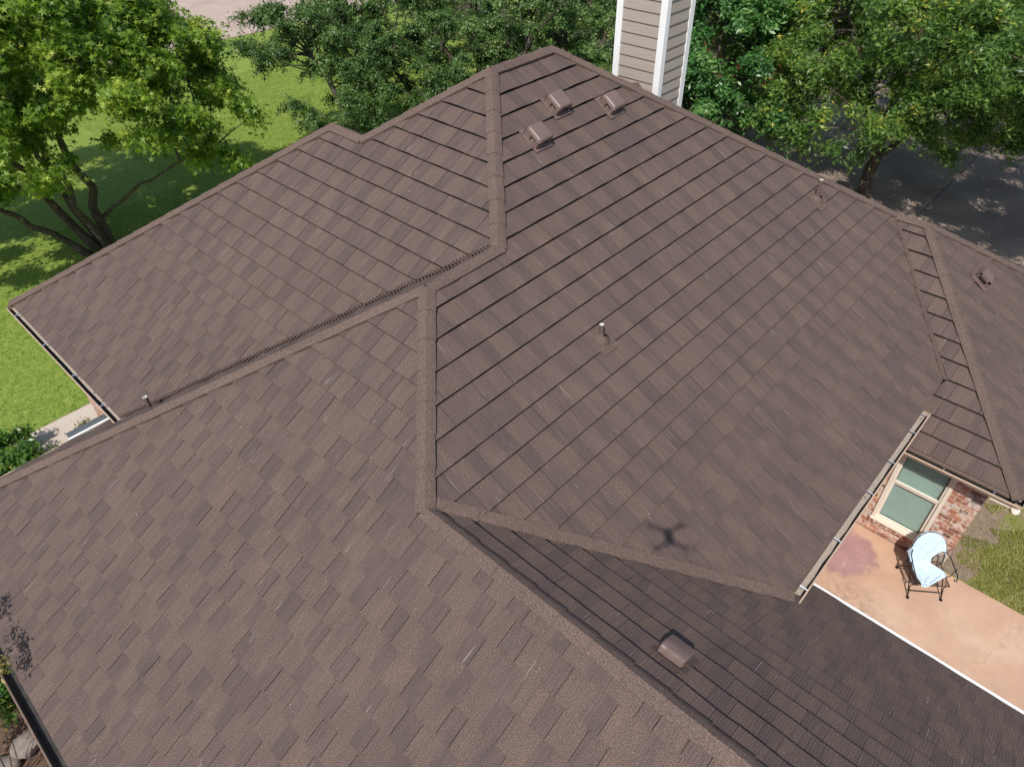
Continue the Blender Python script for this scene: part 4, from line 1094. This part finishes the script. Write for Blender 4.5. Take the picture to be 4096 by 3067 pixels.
# shrubs
def shrub(label, loc, blobs, n, size, mat, seed, name='shrub', shape='diamond', stems=10, upbias=.45, cat='shrub', group=None):
    root = thing(name, label, cat, loc, group=group); L0 = Vector(loc)
    C = []; Rr = []; g = np.random.default_rng(seed)
    for (x, y, z, r) in blobs:
        for _ in range(9):
            d = g.normal(size=3); d /= np.linalg.norm(d); d[2] = abs(d[2])
            C.append((x + d[0] * r * .8, y + d[1] * r * .8, z + d[2] * r * .6)); q = r * g.uniform(.28, .5); Rr.append((q, q, q * .8))
    b = MB(); rr = random.Random(seed)
    for k in range(stems):
        c = rr.choice(C); limb(b, V(rr.uniform(-.12, .12), rr.uniform(-.12, .12), 0), V(*c), .009, .003, seed + k, 4)
    b.build('stems', MT['bark'], root, smooth=True)
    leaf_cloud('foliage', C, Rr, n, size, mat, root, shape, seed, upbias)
    return root
shrub('rounded green shrub beside the pale walkway', (-7.75, 7.1, 0), [(0, 0, .45, .75), (.35, .35, .4, .5), (-.6, .1, .5, .7), (.1, -.5, .4, .6)], 9000, .05, MT['leaf_shrub'], 41)
shrub('bushy shrub under the lower left gutter', (-9.25, 2.3, 0), [(0, 0, .5, .6), (.1, .8, .6, .7), (-.05, -.5, .35, .45), (-.5, .2, .6, .6), (.25, 1.6, .5, .6), (.12, -.3, .8, .4), (.05, .3, .9, .45)], 18000, .05, MT['leaf_shrub'], 42)
shrub('flowering shrub reaching the top of the lower left gutter', (-9.95, .5, 0), [(0.1, 0, 1.7, .5), (.4, .1, 2.4, .4), (.9, .30, 3.45, .20), (.85, -.35, 3.4, .22), (.98, -.62, 3.1, .14), (.5, 0, 3.0, .35), (-.2, .4, 1.2, .6)], 4200, .035, MT['leaf_crape'], 43, stems=9)
shrub('dry twiggy plant at the brick corner by the walkway', (-5.98, 7.0, 0.05), [(0, 0, .2, .20), (-.05, .10, .25, .16)], 520, .042, MT['leaf_twig'], 44, name='twiggy_plant', stems=34, upbias=.1, cat='plant')
# strappy plant
root = thing('daylily_plant', 'strappy green leaved plant between the shrub and the eave', 'plant', (-6.85, 6.95, .0))
rr = random.Random(8)
for k in range(16):
    a = rr.uniform(0, 2 * PI); l = rr.uniform(.35, .6); b = MB(); prev = None
    for i in range(6):
        u = i / 5; p = V(math.cos(a) * l * u * .8, math.sin(a) * l * u * .8, l * (1.25 * u - .95 * u * u)); wv_ = .014 * (1 - u) + .002; s_ = V(-math.sin(a), math.cos(a), 0) * wv_
        if prev: b.face([prev[0], prev[1], p + s_, p - s_], .9)
        prev = (p - s_, p + s_)
    b.build('blade', MT['grass'], root)

# grass blades
def grass(name, rects, n, h, seed, avoid=None, mat='grass'):
    g = np.random.default_rng(seed); ar = np.array([(r[1] - r[0]) * (r[3] - r[2]) for r in rects]); idx = g.choice(len(rects), n, p=ar / ar.sum())
    rc = np.array(rects); x = g.uniform(rc[idx, 0], rc[idx, 1]); y = g.uniform(rc[idx, 2], rc[idx, 3])
    if avoid is not None:
        k = ~avoid(x, y, g); x = x[k]; y = y[k]
    n = len(x); a = g.uniform(0, 2 * np.pi, n); hh = h * g.uniform(.5, 1.4, n); wd = .006 + .5 * hh * .10
    ln = g.uniform(.1, .9, n) * hh; dx, dy = np.cos(a), np.sin(a); b2 = g.uniform(0, 2 * np.pi, n)
    p0 = np.stack([x - dx * wd, y - dy * wd, np.zeros(n)], 1); p1 = np.stack([x + dx * wd, y + dy * wd, np.zeros(n)], 1)
    p2 = np.stack([x + np.cos(b2) * ln, y + np.sin(b2) * ln, hh], 1)
    V_ = np.stack([p0, p1, p2], 1).reshape(-1, 3)
    pt = np.sin(x * 1.7 + 3 * np.sin(y * .9)) * .12 + np.sin(x * 5.1 + y * 4.3) * .10
    return np_mesh(name, V_, np.arange(n * 3).reshape(-1, 3), np.clip(g.random(n) * .7 + .12 + pt, 0, 1), MT[mat], kind='stuff')
def av_right(x, y, g):
    nse = .18 * np.sin(x * 5.3) + .14 * np.sin(x * 11 + 1) + .1 * np.sin(x * 2.2)
    bare = (y > -8.42 + nse) | ((np.sin(x * 3.1 + 2 * np.sin(y * 2.3)) + np.sin(y * 4.7 + x) > 1.15))
    return bare & (g.random(len(x)) < .93)
grass('back_lawn_grass', [(3.0, 9.5, -13, -8.05)], 110000, .055, 3, av_right, 'grass_dry')
def av_left(x, y, g): return (y < 8.22) & (x > -7.5)
grass('lawn_grass', [(-13, 1.5, 8.2, 17.5), (-12, -7.4, 5.5, 8.2), (1.5, 16, 13, 27)], 160000, .045, 4, av_left)

# ------------------------------------------------------------------ neighbour house seen through the trees
nh = thing('house', 'red brick neighbour house with white gutter glimpsed through trees at the right edge', 'house', (37, -6, 0))
q = MB(); q.box(-1.2, 10, -9, 6.0, 0, 2.9); q.build('wall', MT['neigh_brick'], nh)
q = MB(); q.face([(-1.7, 6.5, 2.95), (-1.7, -9.5, 2.95), (4.4, -9.5, 6.2), (4.4, 6.5, 6.2)]); q.face([(10.5, -9.5, 2.95), (10.5, 6.5, 2.95), (4.4, 6.5, 6.2), (4.4, -9.5, 6.2)])
q.face([(-1.7, 6.5, 2.95), (4.4, 6.5, 6.2), (10.5, 6.5, 2.95)]); q.build('roof', MT['neigh_roof'], nh)
q = MB(); q.box(-1.84, -1.70, -9.5, 6.5, 2.80, 2.95); q.build('gutter', MT['white_metal'], nh)
q = MB(); q.box(-1.28, -1.19, 5.6, 6.03, 0, 2.8); q.build('corner_board', MT['tan'], nh)
for yy in (1.4, -3.5):
    q = MB(); q.box(-1.26, -1.19, yy, yy + 1.2, .9, 2.2); wf = q.build('window', MT['white'], nh)
    q = MB(); q.box(-1.275, -1.262, yy + .1, yy + 1.1, 1.0, 2.1); q.build('pane', MT['glass'], wf)
# low brick and stone garden wall beyond the laurel
q = thing('garden_wall', 'low dark brick garden wall with a stone ledge right of the chimney', 'wall', (24.4, 8.4, 0))
b = MB(); b.box(-.15, .15, -3, 3.0, 0, 1.7); b.build('wall', MT['neigh_brick'], q)
b = MB(); b.box(-.30, .22, -3.05, 3.05, 1.7, 1.8); b.build('ledge', MT['stone'], q)

# ------------------------------------------------------------------ the camera drone itself (its shadow lies on the roof)
dr = thing('drone', 'small grey four rotor camera drone hovering over the roof', 'drone', tuple(CAM), math.atan2(fw.y, fw.x))
b = MB(); b.box(-.20, .015, -.048, .048, .045, .12); o_ = b.build('body', MT['drone_grey'], dr); bevel(o_, .02, 2)
b = MB(); b.box(-.05, -.012, -.02, .02, -.02, .044); b.build('gimbal', MT['drone_grey'], dr)
for (x, y) in ((.06, .20), (.06, -.20), (-.27, .18), (-.27, -.18)):
    b = MB(); s = 1 if y > 0 else -1; xr = -.01 if x > 0 else -.18
    b.tube([V(xr, s * .03, .085), V(x, y, .095)], .016, 8); b.build('arm', MT['drone_grey'], dr)
    b = MB(); b.tube([V(x, y, .07), V(x, y, .125)], .019, 10); mo = b.build('motor', MT['drone_grey'], dr)
    b = MB()
    for sg in (1, -1):
        a = random.uniform(0, PI); d0 = V(math.cos(a), math.sin(a), 0) * sg; nn = V(-d0.y, d0.x, 0)
        b.face([V(x, y, .13) + nn * .006, V(x, y, .13) - nn * .006, V(x, y, .133) + d0 * .115 - nn * .009, V(x, y, .133) + d0 * .115 + nn * .006])
    b.build('propeller', MT['drone_grey'], dr)
# wind-blown seeds and leaf bits lying on the shingles
g = np.random.default_rng(12); b = MB()
for S, (xa, xb, ya, yb), cnt in ((SLP['F1'], (-3, 4, -6.4, -.6), 40), (SLP['F5'], (-8.4, -5.2, -8, 2), 36), (SLP['F6'], (-4.6, -1.4, -9.5, -6.9), 16), (SLP['F3'], (-5.6, -1.5, -1, 4), 26)):
    for _ in range(cnt):
        p = on_plane(S, g.uniform(xa, xb), g.uniform(ya, yb), .062); a = g.uniform(0, 6.28); l = g.uniform(.004, .011)
        d0 = (S.s * math.cos(a) + S.w * math.sin(a)) * l; d1 = (S.s * -math.sin(a) + S.w * math.cos(a)) * l * .45
        b.face([p - d0, p - d1 + S.n * .003, p + d0, p + d1 + S.n * .003])
b.build('leaf_litter', MT['tan'], kind='stuff')
tris = sum(len(o.data.loops) - 2 * len(o.data.polygons) for o in bpy.data.objects if o.type == 'MESH')
print('tris', tris)
print('panels', len(PANELS), 'caps', CAPN[0], 'bricks', nb)
